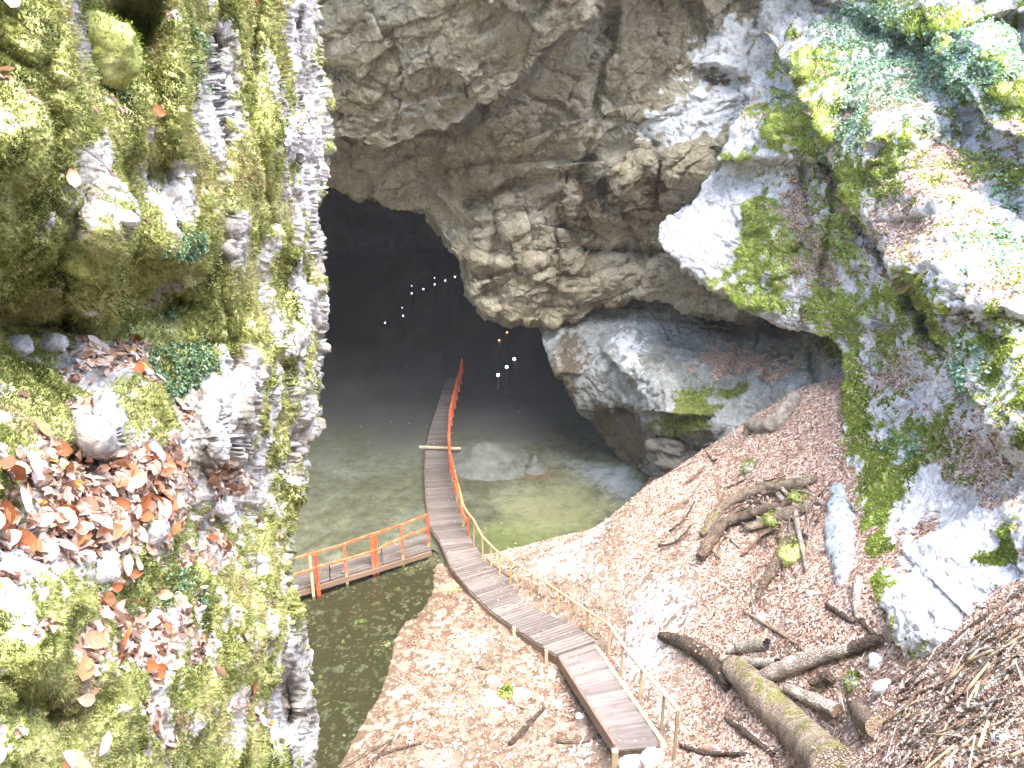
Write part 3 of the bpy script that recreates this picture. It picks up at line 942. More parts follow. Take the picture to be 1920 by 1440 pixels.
def masks_wall(V, N, px, py):
    b = fbm(V * 2.2 + 7, 3)
    moss = .8 * blob(px, py, 1300, 760, 50, 50, -30) + .7 * blob(px, py, 1260, 795, 60, 18) + .6 * blob(px, py, 1380, 735, 40, 18, -20) + .8 * blob(px, py, 1570, 640, 40, 50)
    litter = .8 * blob(px, py, 1360, 680, 70, 40) + .5 * blob(px, py, 1480, 690, 60, 40)
    pale = .5 * blob(px, py, 1170, 640, 60, 40) + .4 * blob(px, py, 1190, 700, 40, 50)
    stain = .8 * blob(px, py, 1440, 610, 180, 36) + .8 * blob(px, py, 1330, 850, 40, 30) + .5 * blob(px, py, 1080, 650, 40, 90, -20) + 1.0 * blob(px, py, 1150, 830, 80, 80) + .6 * blob(px, py, 1050, 720, 30, 60)  # includes painted shade where the lower cave wall is occluded
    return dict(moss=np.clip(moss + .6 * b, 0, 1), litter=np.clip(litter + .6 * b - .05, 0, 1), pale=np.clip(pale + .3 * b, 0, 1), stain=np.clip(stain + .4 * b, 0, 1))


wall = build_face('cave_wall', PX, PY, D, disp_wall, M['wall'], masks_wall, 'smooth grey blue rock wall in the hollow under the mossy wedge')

# ---------------------------------------------------------------- ground heightfield
G = []


def g(px, py, z): G.append(at_z(px, py, z))
def gw(x, y, z): G.append(np.array([x, y, z], float))


for p in [(745, 1240, -.02), (725, 1300, -.02), (695, 1350, -.02), (640, 1420, -.05), (600, 1480, -.08), (710, 1425, .12), (800, 1240, .1), (780, 1300, .12), (750, 1370, .12), (560, 1480, -.1), (790, 1160, -.02), (845, 1105, .0), (850, 1160, .1), (900, 1048, .02), (940, 1036, .02), (1000, 1022, .03), (1060, 1005, .1),
          (600, 1200, -.16), (650, 1120, -.16), (640, 1300, -.12), (700, 1150, -.1), (560, 1400, -.14), (560, 1120, -.2), (800, 1040, -.1), (720, 1080, -.15), (300, 1180, -.25), (400, 1350, -.15),
          (1130, 985, .75), (1210, 917, 2.6), (1340, 872, 4.1), (1480, 750, 6.3), (960, 1075, .35), (1050, 1080, 1.0),
          (1050, 1255, .3), (1170, 1410, 1.35), (950, 1300, .25), (850, 1400, .35), (1100, 1440, .95), (1000, 1440, .6), (900, 1150, .17), (1000, 1200, .3), (1150, 1240, .6), (1250, 1400, 1.9),
          (1120, 1150, .9), (1200, 1150, 1.75), (1300, 1100, 3.0), (1400, 1000, 4.3), (1500, 1000, 5.3), (1600, 1150, 6.2), (1350, 1300, 3.0), (1500, 1400, 4.5), (1700, 1300, 7.0), (1900, 1420, 8.8), (1900, 1160, 9.2), (1800, 1230, 8.2), (1270, 1440, 2.0), (1400, 1440, 3.6), (1500, 1250, 4.9), (1560, 1340, 5.0), (1600, 1420, 5.7), (1580, 950, 6.0), (1480, 850, 5.7), (1350, 950, 3.9)]:
    g(*p)
for p in [(4, 29, -.6), (2, 31, -.8), (6, 31, .6), (8, 32, 2), (11, 30, 4.5), (12, 25, 7.5), (11, 19, 8.5), (10, 13, 9), (9, 8, 11), (0, 8, 1.5), (3, 8, 5), (-3, 12, -.1), (-8, 20, -.5), (-4, 27.5, -.5), (-10, 28, -.6), (0, 34, -.9), (-2, 40, -.9), (3, 2, 10), (-2, 3, 5), (-9, 8, -.2), (6, 4, 11), (-15, 15, .5), (14, 36, 3), (-15, 38, -.8), (-24, 14, 4), (0, -9, 9)]:
    gw(*p)
G = np.array(G)


def gz(x, y):
    return rbf(G[:, :2], G[:, 2], np.stack([x, y], -1), 0.02)


gx = np.concatenate([np.linspace(-26, -8.5, 30, endpoint=False), np.linspace(-8.5, 11, 420), np.linspace(11.2, 24, 20)])
gy = np.concatenate([np.linspace(-14, 7, 40, endpoint=False), np.linspace(7, 29.5, 440), np.linspace(29.7, 42, 30)])
GX, GY = np.meshgrid(gx, gy)
GZ0 = gz(GX, GY)
P2 = np.stack([GX, GY, 0 * GX], -1)
land = smooth(-.25, .5, GZ0)
GZ = GZ0 + smooth(-.3, .3, GZ0) * (.16 * fbm(P2 * .7, 4) + .07 * ridged(P2 * 1.7, 3)) * (.25 + .75 * smooth(.2, 2.0, GZ0)) + land * (.035 * fbm(P2 * 4.5, 3) + .02 * fbm(P2 * 13, 2))
# a hollow between the logs, lower right
hc = at_z(1560, 1345, 5.0)
GZ -= .8 * np.exp(-(((GX - hc[0]) / .45) ** 2 + ((GY - hc[1]) / .7) ** 2))
hc2 = at_z(1420, 1005, 4.5)
GZ -= .7 * np.exp(-(((GX - hc2[0]) / .8) ** 2 + ((GY - hc2[1]) / .5) ** 2))
GV = np.stack([GX, GY, GZ], -1)
GN = grid_normals(GV)
GN *= np.sign(GN[..., 2:3])


def to_px(V):
    V = np.asarray(V) - CAM
    fw = V[..., 1] * CP - V[..., 2] * SP
    up = V[..., 1] * SP + V[..., 2] * CP
    return 960 + F * V[..., 0] / np.maximum(fw, .1), 720 - F * up / np.maximum(fw, .1), fw


# zones on the ground are laid in plan around world points found from the photograph
def wblob(px, py, z, rx, ry, rot=0):
    c = at_z(px, py, z)
    return blob(GX, GY, c[0], c[1], rx, ry, rot)


nb = fbm(P2 * 1.1 + 3, 4)
ns = fbm(P2 * 3.2 + 8, 3)
frost = 1.0 * wblob(1150, 960, 1.5, 2.2, .5, 52) + .8 * wblob(1010, 1060, .6, 1.2, .6, 30) + .8 * wblob(1230, 1190, 1.8, 1.0, 1.8) + 1.0 * wblob(1240, 1140, 2.0, .9, 1.7) + 1.0 * wblob(1200, 1230, 1.5, .6, 1.4) + .9 * wblob(1250, 1330, 2.2, .5, 1.0) + .9 * wblob(1080, 1030, .9, 1.3, 1.0, 35) + 1.0 * wblob(1180, 945, 1.8, 1.4, .35, 55) + .8 * wblob(1060, 1070, .9, .7, .7) + .55 * wblob(900, 1210, .2, 1.3, .8) + .5 * wblob(860, 1330, .3, 1.2, .5) + .75 * wblob(1100, 1410, .9, .7, .6) + .7 * wblob(840, 1410, .4, 1.0, .3, 20) + .6 * wblob(930, 1300, .3, .5, .4) + .7 * wblob(1120, 1100, 1.0, .5, 1) + .5 * wblob(1440, 1190, 4.2, .4, .4) + .8 * wblob(1660, 1270, 6.4, .4, .7)
gmoss = .7 * wblob(850, 1100, .05, .5, .4) + .35 * wblob(1150, 1190, .8, .4, .4) + .4 * wblob(1400, 880, 4.8, .7, .5) + .4 * wblob(1440, 960, 4.8, .8, .5) + .5 * wblob(980, 1340, .4, .3, .3) + .4 * wblob(920, 1390, .4, .5, .2)
pool = smooth(.10, -.12, GZ0)
lc0 = at_z(930, 1300, .3)
open_ = smooth(3.2, 1.2, GX - .12 * (GY - 14)) * smooth(26, 24, GY)     # darker rubble left of the boardwalk
nc_ = fbm(P2 * 9 + 1, 3)
gl = np.clip(.72 + .7 * nb + .5 * ns + .3 * nc_ - frost * .45 - pool * .1 - .5 * open_, 0, 1)
gm = dict(litter=gl, pale=np.clip(frost * (.62 + 1.5 * nc_ + .8 * ns) + .6 * ns + .4 * nc_ + .3 * nb - .1, 0, 1) * (1 - pool), moss=np.clip(gmoss + .7 * ns - .12 + pool * (.26 + .35 * nb + .3 * nc_), 0, 1), stain=np.clip(.22 + .7 * ns + .4 * nc_ + pool * .2 + .22 * open_, 0, 1))
ground = Face()
me = mesh_np('ground', GV, grid_faces(*GX.shape), M['ground'], gm)
ground.obj = link(bpy.data.objects.new('ground', me), label='leaf covered rubble ground sloping down to the pool and the ice', kind='structure')
ground.V, ground.N, ground.masks, ground.faces = GV, GN, gm, grid_faces(*GX.shape)

# ---------------------------------------------------------------- ice floor and pool
bl0, bl1 = at_z(300, 1182, 0), at_z(812, 1030, 0)
ix = np.concatenate([np.linspace(-30, -9, 22, endpoint=False), np.linspace(-9, 12, 170), np.linspace(12.5, 30, 16)])
it = np.linspace(0, 1, 150) ** 1.7
front = np.where(ix < bl1[0], bl0[1] + (bl1[1] - bl0[1]) * (ix - bl0[0]) / (bl1[0] - bl0[0]), bl1[1] - 1.2 * smooth(bl1[0], bl1[0] + .6, ix) - 2.5 * smooth(bl1[0] + .6, bl1[0] + 6, ix))
IX = np.repeat(ix[None], 150, 0)
IY = front[None] + (76 - front[None]) * it[:, None]
P3 = np.stack([IX, IY, 0 * IX], -1)
IZ = .05 * fbm(P3 * .35, 3) + .012 * fbm(P3 * 2, 3) - .008
c1 = at_z(1180, 935, 0)
IZ += .9 * smooth(3.2, 6.5, IX + (IY - 33) * -.12) * smooth(29, 32, IY)          # ice bank against the right wall
IZ += 5.0 * smooth(40, 58, IY) + .5 * smooth(38, 46, IY) * fbm(P3 * .5 + 4, 4)
crk0, crk1 = at_z(560, 1030, 0), at_z(790, 892, 0)
dd, _ = polydist(IX, IY, [(crk0[0], crk0[1]), (crk1[0], crk1[1])])
IZ -= .06 * np.exp(-(dd / .16) ** 2)


def iblob(px, py, rx, ry, rot=0):
    c = at_z(px, py, 0)
    return blob(IX, IY, c[0], c[1], rx, ry, rot)


im = dict(moss=np.clip(.95 * iblob(960, 1010, 1.9, 1.5) + .6 * iblob(1080, 985, 1.6, 1.2) + .35 * iblob(1020, 960, 2.5, 1.5) + .3 * np.exp(-(dd / .3) ** 2), 0, 1),
          rust=np.clip(.8 * iblob(1000, 890, 1.6, .6) + .5 * iblob(1030, 965, 1.2, .6) + .3 * iblob(880, 870, 1, .6), 0, 1),
          blue=np.clip(.9 * iblob(1150, 910, 1.0, 2.6, 25) + .35 * iblob(930, 920, 1.5, .8), 0, 1))
im['wet'] = np.clip(1.3 * smooth(31, 43, IY + 2.5 * fbm(P3 * .25 + 2, 4) - 1.5 * smooth(0, 3, IX)), 0, 1.3)  # fading cave light painted in: the ice colour darkens with depth
im['pale'] = np.clip(.9 * iblob(1040, 950, 3.2, 3.0) + .3 * iblob(640, 1000, 3, 3), 0, 1)
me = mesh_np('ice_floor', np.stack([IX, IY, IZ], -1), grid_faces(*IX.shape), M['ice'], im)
link(bpy.data.objects.new('ice_floor', me), label='flat greenish ice floor running back into the dark cave', kind='structure')

nf = 900
fi = rng.integers(0, 90, nf); fj = rng.integers(30, 185, nf)
fp = np.stack([IX[fi, fj], IY[fi, fj], IZ[fi, fj] + .012], -1)
ICE_FLECKS = fp + np.concatenate([rng.normal(size=(nf, 2)) * .15, np.zeros((nf, 1))], 1)
wx = np.linspace(-16, 1.2, 30)
fr = np.interp(wx, ix, front)
WY = np.stack([np.full(30, 9.0), fr + .5])
WV = np.stack([np.stack([wx, wx]), WY, np.full((2, 30), -.035)], -1)
me = mesh_np('pool_water', WV, grid_faces(2, 30), M['water'])
if me.polygons[0].normal.z < 0: me.flip_normals()
link(bpy.data.objects.new('pool_water', me), label='shallow brown meltwater pool in front of the red railed footbridge', kind='structure')

# ---------------------------------------------------------------- chamber, unseen hillside slab and shaft round the camera
th = np.linspace(-.12 * math.pi, 1.12 * math.pi, 200)           # around z, 0 = +x, pi/2 = +y
ph = np.linspace(-.08, math.pi / 2, 110)
TH, PH = np.meshgrid(th, ph)
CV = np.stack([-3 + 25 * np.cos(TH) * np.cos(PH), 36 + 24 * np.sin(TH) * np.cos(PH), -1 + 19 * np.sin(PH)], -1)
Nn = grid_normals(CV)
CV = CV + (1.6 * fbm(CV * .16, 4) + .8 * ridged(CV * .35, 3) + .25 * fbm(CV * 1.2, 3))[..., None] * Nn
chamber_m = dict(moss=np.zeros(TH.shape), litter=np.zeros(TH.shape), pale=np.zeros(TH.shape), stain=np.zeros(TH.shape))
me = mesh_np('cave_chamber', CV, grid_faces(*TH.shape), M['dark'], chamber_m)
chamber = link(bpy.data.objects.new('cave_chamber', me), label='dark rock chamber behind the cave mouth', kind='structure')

hx, hy = np.meshgrid(np.linspace(-60, 60, 70), np.linspace(21, 120, 60))
HZ = 28 + 1.0 * fbm(np.stack([hx, hy, 0 * hx], -1) * .06, 4) - 30 * smooth(40, 58, np.abs(hx)) - 30 * smooth(85, 118, hy)  # unseen slab added to stop skylight leaking in behind the roof
z0 = np.zeros(hx.shape)
me = mesh_np('hill', np.stack([hx, hy, HZ], -1), grid_faces(*hx.shape), M['shaft'], dict(moss=z0 + .5, litter=z0 + .3, pale=z0, stain=z0))
link(bpy.data.objects.new('hill', me), label='hillside above the cave', kind='structure')

sa = np.linspace(R(148), R(395), 220)
sz = np.linspace(-2, 23, 80)
SA, SZ = np.meshgrid(sa, sz)
SZ = -2 + (SZ + 2) * (1 + 1.0 * smooth(-.3, -.75, np.sin(SA)))      # unseen rear wall raised to keep skylight out of the cave
rad = 25 + (SZ - 10) / 10
SV = np.stack([4 + rad * .82 * np.cos(SA), 15 + rad * np.sin(SA), SZ], -1)
SNn = np.stack([-np.cos(SA), -np.sin(SA), 0 * SA], -1)
SV = SV + (1.4 * fbm(SV * .2, 4) + .6 * ridged(SV * .5, 3))[..., None] * SNn
sb = fbm(SV * .3 + 4, 3)
me = mesh_np('shaft_wall', SV, grid_faces(*SA.shape), M['shaft'], dict(moss=np.clip(.4 + sb, 0, 1), litter=0 * SA, pale=np.clip(.2 + fbm(SV * .5, 3), 0, 1), stain=0 * SA))
link(bpy.data.objects.new('shaft_wall', me), label='rock wall of the open shaft round the stairs', kind='structure')

# ---------------------------------------------------------------- ray casting on what is built
def bvh_of(*objs):
    vs_, fs_, off = [], [], 0
    for V, fc in objs:
        v = V.reshape(-1, 3)
        vs_.append(v); fs_.append(fc + off); off += len(v)
    return BVHTree.FromPolygons(np.concatenate(vs_).tolist(), np.concatenate(fs_).tolist())


def coarse(f, k):
    V = f.V[::k, ::k]
    return V, grid_faces(*V.shape[:2])


T_ground = bvh_of(coarse(ground, 2))
T_cliff = bvh_of(coarse(cliff, 2))
T_slope = bvh_of(coarse(slope, 2))
T_wall = bvh_of(coarse(wall, 2))
T_all = bvh_of(coarse(ground, 2), coarse(slope, 2), coarse(wall, 2), coarse(roof, 2), coarse(cliff, 3))
T_chamber = bvh_of((CV, grid_faces(*TH.shape)))


def hit(tree, px, py):
    h = tree.ray_cast(Vector(CAM), ray(px, py))
    return h[0], h[1]


# ---------------------------------------------------------------- scattering
def sample_face(f, weight, n, inside=True):
    """random points on a grid face, weighted per vertex"""
    nr, nc = f.V.shape[:2]
    Wt = weight[:-1, :-1].ravel().astype(float)
    if inside:
        px, py, d = to_px(f.V[:-1, :-1])
        ok = (px > -60) & (px < 1980) & (py > -60) & (py < 1500) & (d > .5)
        Wt = Wt * ok.ravel()
    Wt = np.clip(Wt, 0, None)
    if Wt.sum() == 0: return np.zeros((0, 3)), np.zeros((0, 3)), np.zeros(0, int)
    idx = rng.choice(len(Wt), n, p=Wt / Wt.sum())
    r, c = idx // (nc - 1), idx % (nc - 1)
    a, b = rng.random(n)[:, None], rng.random(n)[:, None]
    P = (f.V[r, c] * (1 - a) + f.V[r + 1, c] * a) * (1 - b) + (f.V[r, c + 1] * (1 - a) + f.V[r + 1, c + 1] * a) * b
    return P, f.N[r, c], (r, c)


def cell_area(f):
    du = np.linalg.norm(np.gradient(f.V, axis=1), axis=-1)
    dv = np.linalg.norm(np.gradient(f.V, axis=0), axis=-1)
    return du * dv


def blades(name, P, N, size, tint, mat, label, wide=.4, lean=.9):
    n = len(P)
    up = np.array([0, 0, 1.0])
    dirv = unit(N + lean * rng.normal(size=(n, 3)) * .6 + .15 * up)
    side = unit(np.cross(dirv, rng.normal(size=(n, 3))))
    s = size[:, None]
    V = np.stack([P - side * s * wide * .5 - N * s * .15, P + side * s * wide * .5 - N * s * .15, P + dirv * s], 1)
    me = mesh_np(name, V, np.arange(3 * n).reshape(n, 3), mat, dict(tint=np.repeat(tint, 3)), smooth_=False)
    return link(bpy.data.objects.new(name, me), label=label, kind='stuff')


def litter_mesh(name, P, N, size, tint, mat, label, tilt=.5, aspect=.62, lift=.15, fold=.25):
    n = len(P)
    nn = unit(N + tilt * rng.normal(size=(n, 3)))
    a = unit(np.cross(nn, rng.normal(size=(n, 3))))
    b = np.cross(nn, a)
    s = size[:, None]
    c = P + N * s * lift
    V = np.stack([c - a * s * .5, c - a * s * .05 + b * s * aspect * .5 + nn * s * fold, c + a * s * .5 + nn * s * .12 * rng.normal(size=(n, 1)), c - a * s * .05 - b * s * aspect * .5 + nn * s * fold], 1)
    i = np.arange(n)[:, None] * 4
    Fc = np.concatenate([i + np.array([[0, 2, 1]]), i + np.array([[0, 3, 2]])])
    me = mesh_np(name, V, Fc, mat, dict(tint=np.repeat(tint, 4)), smooth_=False)
    return link(bpy.data.objects.new(name, me), label=label, kind='stuff')


# moss on the near cliff
P, N, rc = sample_face(cliff, smooth(.35, .6, cliff.masks['moss'] + .25 * fbm(cliff.V * 14, 2)), 330000)
d = to_px(P)[2]
tn = np.clip(.56 + .95 * fbm(P * 2.4 + 11, 3) + .45 * fbm(P * 9 + 3, 2) + .12 * rng.normal(size=len(P)), 0, 1)
blades('moss', P, N, np.clip(.0042 * d, .008, .026) * rng.uniform(.5, 1.4, len(P)), tn, M['moss'], 'soft yellow green moss hanging over the near cliff', .5)
# moss on the far slope and wedge
P, N, rc = sample_face(slope, smooth(.28, .72, slope.masks['moss'] + .35 * fbm(slope.V * 3, 3)) * (.3 + cell_area(slope)), 150000)
tn = np.clip(.42 + .5 * fbm(P * .9 + 11, 3) + .15 * rng.normal(size=len(P)), 0, .85)
blades('moss', P, N, rng.uniform(.03, .085, len(P)), tn, M['moss2'], 'bright green moss cushions on the stepped rock slope', .6)
P, N, rc = sample_face(wall, smooth(.4, .65, wall.masks['moss'] + .2 * fbm(wall.V * 4, 2)) * cell_area(wall) * (wall.PX > 1220), 9000)
blades('moss', P, N, rng.uniform(.03, .08, len(P)), np.clip(.35 + .3 * rng.normal(size=len(P)), 0, .8), M['moss2'], 'thin green moss on the grey rock wall under the wedge', .6)
# herbs
P, N, rc = sample_face(slope, smooth(.4, .7, slope.masks['herb'] + .35 * fbm(slope.V * 1.6 + 2, 3)) * cell_area(slope), 42000)
P = P + N * rng.uniform(0, .16, (len(P), 1))
litter_mesh('herbs', P, unit(N + np.array([0, 0, .8])), rng.uniform(.05, .11, len(P)), rng.random(len(P)), M['herb'], 'pale blue green leafy herbs growing over the upper rock slope', .6, .8)
P, N, rc = sample_face(cliff, smooth(.45, .75, cliff.masks['herb'] + .6 * fbm(cliff.V * 6 + 2, 3)), 5000)
P = P + N * rng.uniform(0, .03, (len(P), 1))
litter_mesh('herbs', P, unit(N + np.array([0, 0, .8])), rng.uniform(.010, .024, len(P)), rng.random(len(P)), M['herb2'], 'small round leaved herbs growing among the cliff moss', .6, .8)
# litter on the ground, the slope, the wall
vis = (GY > 3.5) & (GY < 29) & (GX > -6)
P, N, rc = sample_face(ground, smooth(.3, .75, ground.masks['litter'] + .2) * (1 - .6 * smooth(.35, .8, gm['pale'])) * vis * cell_area(ground) * (ground.V[..., 2] > .0) * (.25 + smooth(-.25, .25, nb + .6 * ns)), 125000)
wet = open_[rc[0], rc[1]]
litter_mesh('leaf_litter', P, N, rng.uniform(.038, .092, len(P)) * (1 - .2 * wet), np.clip(rng.normal(.68, .24, len(P)) - .54 * wet + .15 * smooth(12, 8, P[:, 1]) + .4 * fbm(P * 1.1, 3), 0, .97), M['litter'], 'brown beech leaves covering the rubble ground')
P, N, rc = sample_face(ground, (.25 + gm['pale']) * vis * cell_area(ground) * (ground.V[..., 2] > .12) * (.3 + .6 * open_ + gm['pale']), 6500)
litter_mesh('rubble', P, N, rng.uniform(.04, .12, len(P)), rng.uniform(.6, .9, len(P)), M['litter'], 'small pale stone chips strewn between the leaves on the ground', .7, .8, .3, -.35)
litter_mesh('debris', ICE_FLECKS, np.tile([0, 0, 1.0], (len(ICE_FLECKS), 1)), rng.uniform(.03, .11, len(ICE_FLECKS)) ** 1.0, rng.choice([.02, .1, .2, .5], len(ICE_FLECKS)), M['litter'], 'dark leaves and grit frozen onto the ice floor', .15, .7, .1, .1)
P, N, rc = sample_face(ground, vis * cell_area(ground) * (ground.V[..., 2] > .05), 2600)
tw = unit(np.cross(N, rng.normal(size=N.shape)) + .12 * rng.normal(size=N.shape))
tl = rng.uniform(.1, .45, (len(P), 1)); ts2 = unit(np.cross(tw, N)) * .009
P = P + N * .045
tv = np.stack([P - ts2, P + ts2, P + tw * tl + ts2 * .5, P + tw * tl - ts2 * .5, P + N * .018, P + tw * tl + N * .014], 1)
i6 = np.arange(len(P))[:, None] * 6
tf = np.concatenate([i6 + np.array([[0, 3, 5, 4]]), i6 + np.array([[1, 4, 5, 2]])])
me = mesh_np('twigs', tv, tf, M['litter'], dict(tint=np.repeat(rng.choice([.02, .12, .3, .9], len(P)), 6)))
link(bpy.data.objects.new('twigs', me), label='tiny dry twigs scattered through the leaf litter', kind='stuff')
P, N, rc = sample_face(slope, smooth(.35, .65, slope.masks['litter'] + .2 * fbm(slope.V * 3, 2)) * cell_area(slope), 42000)
litter_mesh('leaf_litter', P, N, rng.uniform(.05, .1, len(P)), np.clip(rng.normal(.72, .2, len(P)), 0, .97), M['litter'], 'pinkish fallen leaves lying on the stepped rock slope')
P, N, rc = sample_face(wall, smooth(.35, .7, wall.masks['litter']) * cell_area(wall) * (wall.PX > 1225), 9000)
litter_mesh('leaf_litter', P, N, rng.uniform(.05, .09, len(P)), np.clip(rng.normal(.6, .2, len(P)), 0, .97), M['litter'], 'fallen leaves on the grey rock wall under the wedge')
P, N, rc = sample_face(cliff, smooth(.35, .7, cliff.masks['litter']), 2600)
litter_mesh('leaf_litter', P, N, rng.uniform(.025, .05, len(P)), np.clip(rng.normal(.55, .22, len(P)), 0, 1), M['litter'], 'small brown leaves in the ledges of the near cliff')

# the large beech leaves on the near cliff, one by one
leaf_meshes = []
for k in range(6):
    nx = 7
    tt = np.linspace(0, 1, nx)
    wd = .30 * np.sin(math.pi * tt ** .85) ** .8
    wd[0], wd[-1] = .01, .005
    curl, cup = rng.uniform(-.25, .35), rng.uniform(.1, .45)
    mid = np.stack([tt - .5, 0 * tt, curl * (tt - .4) ** 2], -1)
    VV = []
    for s in (-1, 0, 1):
        VV.append(mid + np.stack([0 * tt, s * wd, abs(s) * wd * cup + .02 * rng.normal(size=nx) * abs(s)], -1))
    VV = np.stack(VV, 1)
    leaf_meshes.append(mesh_np('leaf', VV, grid_faces(nx, 3), M['leaf']))
P, N, (rr, cc) = sample_face(cliff, smooth(.3, .75, cliff.masks['litter'] + .03) * (to_px(cliff.V)[2] < 6), 300)
for i in range(len(P)):
    o = bpy.data.objects.new('leaf', leaf_meshes[i % 6])
    link(o, parent=cliff.obj)
    n = Vector(N[i] + .45 * rng.normal(size=3) + np.array([0, 0, .25])).normalized()
    q = n.to_track_quat('Z', 'X').to_matrix().to_4x4()
    s = rng.uniform(.055, .095)
    o.matrix_basis = Matrix.Translation(Vector(P[i]) + Vector(N[i]) * .018) @ q @ Matrix.Rotation(rng.uniform(0, 6.28), 4, 'Z') @ Matrix.Scale(s, 4)


# ---------------------------------------------------------------- boards, posts, rails
def box_between(name, a, b, wdt, hgt, mat, parent=None, up=(0, 0, 1), taper=1.0):
    """a squared timber from a to b, local X along it"""
    a, b = Vector(a), Vector(b)
    x = (b - a)
    Lg = x.length
    x.normalize()
    u = Vector(up)
    if abs(x.dot(u)) > .98: u = Vector((1, 0, 0)) if abs(x.x) < .9 else Vector((0, 1, 0))
    y = u.cross(x).normalized()
    z = x.cross(y)
    bev = min(wdt, hgt) * .12
    prof = [(-wdt / 2 + bev, -hgt / 2), (wdt / 2 - bev, -hgt / 2), (wdt / 2, -hgt / 2 + bev), (wdt / 2, hgt / 2 - bev), (wdt / 2 - bev, hgt / 2), (-wdt / 2 + bev, hgt / 2), (-wdt / 2, hgt / 2 - bev), (-wdt / 2, -hgt / 2 + bev)]
    V = [(s * Lg / 2, p[0] * (1 if s < 0 else taper), p[1] * (1 if s < 0 else taper)) for s in (-1, 1) for p in prof]
    me = bpy.data.meshes.new(name)
    fs = [[i, (i + 1) % 8, 8 + (i + 1) % 8, 8 + i] for i in range(8)] + [list(range(7, -1, -1)), list(range(8, 16))]
    me.from_pydata(V, [], fs)
    me.materials.append(mat)
    o = bpy.data.objects.new(name, me)
    link(o, parent=parent)
    Mx = Matrix((x, y, z)).transposed().to_4x4()
    Mx.translation = (a + b) / 2
    place(o, Mx, parent)
    return o


def world_to(parent, p):
    return wm(parent).inverted() @ Vector(p)


def plank(name, l0, r0, l1, r1, th, mat, parent, jig=.004):
    """a board whose top is the quad l0 r0 r1 l1"""
    q = [Vector(p) for p in (l0, r0, r1, l1)]
    c = sum(q, Vector()) / 4
    x = ((q[1] - q[0]) + (q[2] - q[3])).normalized()
    dz = rng.normal() * jig
    y0 = (q[3] - q[0]).normalized()
    z = x.cross(y0).normalized()
    if z.z < 0: z = -z
    y = z.cross(x)
    Mx = Matrix((x, y, z)).transposed().to_4x4()
    Mx.translation = c + Vector((0, 0, dz))
    inv = Mx.inverted()
    T = [inv @ p + Vector((0, 0, rng.normal() * jig * .6)) for p in q]
    V = [tuple(p) for p in T] + [(p.x, p.y, p.z - th) for p in T]
    me = bpy.data.meshes.new(name)
    me.from_pydata(V, [], [[0, 1, 2, 3], [7, 6, 5, 4], [0, 4, 5, 1], [1, 5, 6, 2], [2, 6, 7, 3], [3, 7, 4, 0]])
    me.materials.append(mat)
    o = bpy.data.objects.new(name, me)
    link(o, parent=parent)
    place(o, Mx, parent)
    return o


def part_empty(name, loc, parent):
    o = bpy.data.objects.new(name, None)
    link(o, parent=parent)
    place(o, Matrix.Translation(Vector(loc)), parent)
    return o


class Path:
    def __init__(self, pts):
        self.p = np.asarray(pts, float)
        self.s = np.concatenate([[0], np.cumsum(np.linalg.norm(np.diff(self.p, axis=0), axis=1))])
        self.L = self.s[-1]

    def __call__(self, t):
        q = t * self.L
        return np.array([np.interp(q, self.s, self.p[:, i]) for i in range(3)])


def deck(parent, Lp, Rp, n, th, mat, gap=.022, ov=.04):
    for i in range(n):
        g0 = (i + gap * n / max(Lp.L, .1) * .5) / n
        g1 = (i + 1 - gap * n / max(Lp.L, .1) * .5) / n
        l0, r0, l1, r1 = Lp(g0), Rp(g0), Lp(g1), Rp(g1)
        e = rng.normal(size=2) * .012
        dl = (r0 - l0) / np.linalg.norm(r0 - l0)
        plank('plank', l0 - dl * (ov + e[0]), r0 + dl * (ov + e[1]), l1 - dl * (ov + e[0]), r1 + dl * (ov + e[1]), th, mat, parent)


def beam_along(parent, Pth, mat, wdt, hgt, off, name='stringer'):
    pts = Pth.p
    for a, b in zip(pts[:-1], pts[1:]):
        box_between(name, a + off, b + off, wdt, hgt, mat, parent)


def top_height(base, px, py):
    """height of a vertical post on base so that its top shows at photo row py"""
    for h in np.linspace(.4, 1.6, 121):
        if to_px(base + np.array([0, 0, h]))[1] <= py:
            return h
    return 1.6


# --- near stairway
sL = Path([at_z(1156, 1402, 1.95), at_z(1046, 1230, .52)])
sR = Path([at_z(1236, 1394, 1.95), at_z(1112, 1209, .52)])
stair = empty('wooden_stairway', tuple((sL(0) + sR(0)) / 2), 'pale wooden stairway with shallow treads leading down to the boardwalk', 'stairway')
nst = 9
for i in range(nst):
    a, b = i / nst, (i + 1) / nst
    z = (sL(a)[2] + sL(b)[2]) / 2
    l0, r0, l1, r1 = [np.array([p[0], p[1], z]) for p in (sL(a), sR(a), sL(b + .012), sR(b + .012))]
    # each tread is two boards
    lm, rm = (l0 + l1) / 2, (r0 + r1) / 2
    plank('tread', l0, r0, lm - (lm - l0) * .02, rm - (rm - r0) * .02, .045, M['stair'], stair)
    plank('tread', lm, rm, l1, r1, .045, M['stair'], stair)
    box_between('riser', np.array([*l1[:2], z - .10]), np.array([*r1[:2], z - .10]), .03, .10, M['stair'], stair)
across = unit(sR(0) - sL(0))
box_between('stringer', sL(-.0) - across * .03 + [0, 0, -.08], sL(1) - across * .03 + [0, 0, -.1], .05, .30, M['beam'], stair)
box_between('stringer', sR(0) + across * .10 + [0, 0, .0], sR(1) + across * .05 + [0, 0, -.0], .12, .06, M['rail_pale'], stair)
box_between('stringer', sR(0) + across * .03 + [0, 0, -.16], sR(1) + across * .03 + [0, 0, -.15], .05, .24, M['beam'], stair)
box_between('cross_beam', sL(0) + [0, 0, -.16], sR(0) + [0, 0, -.16], .06, .12, M['bark_dark'], stair)
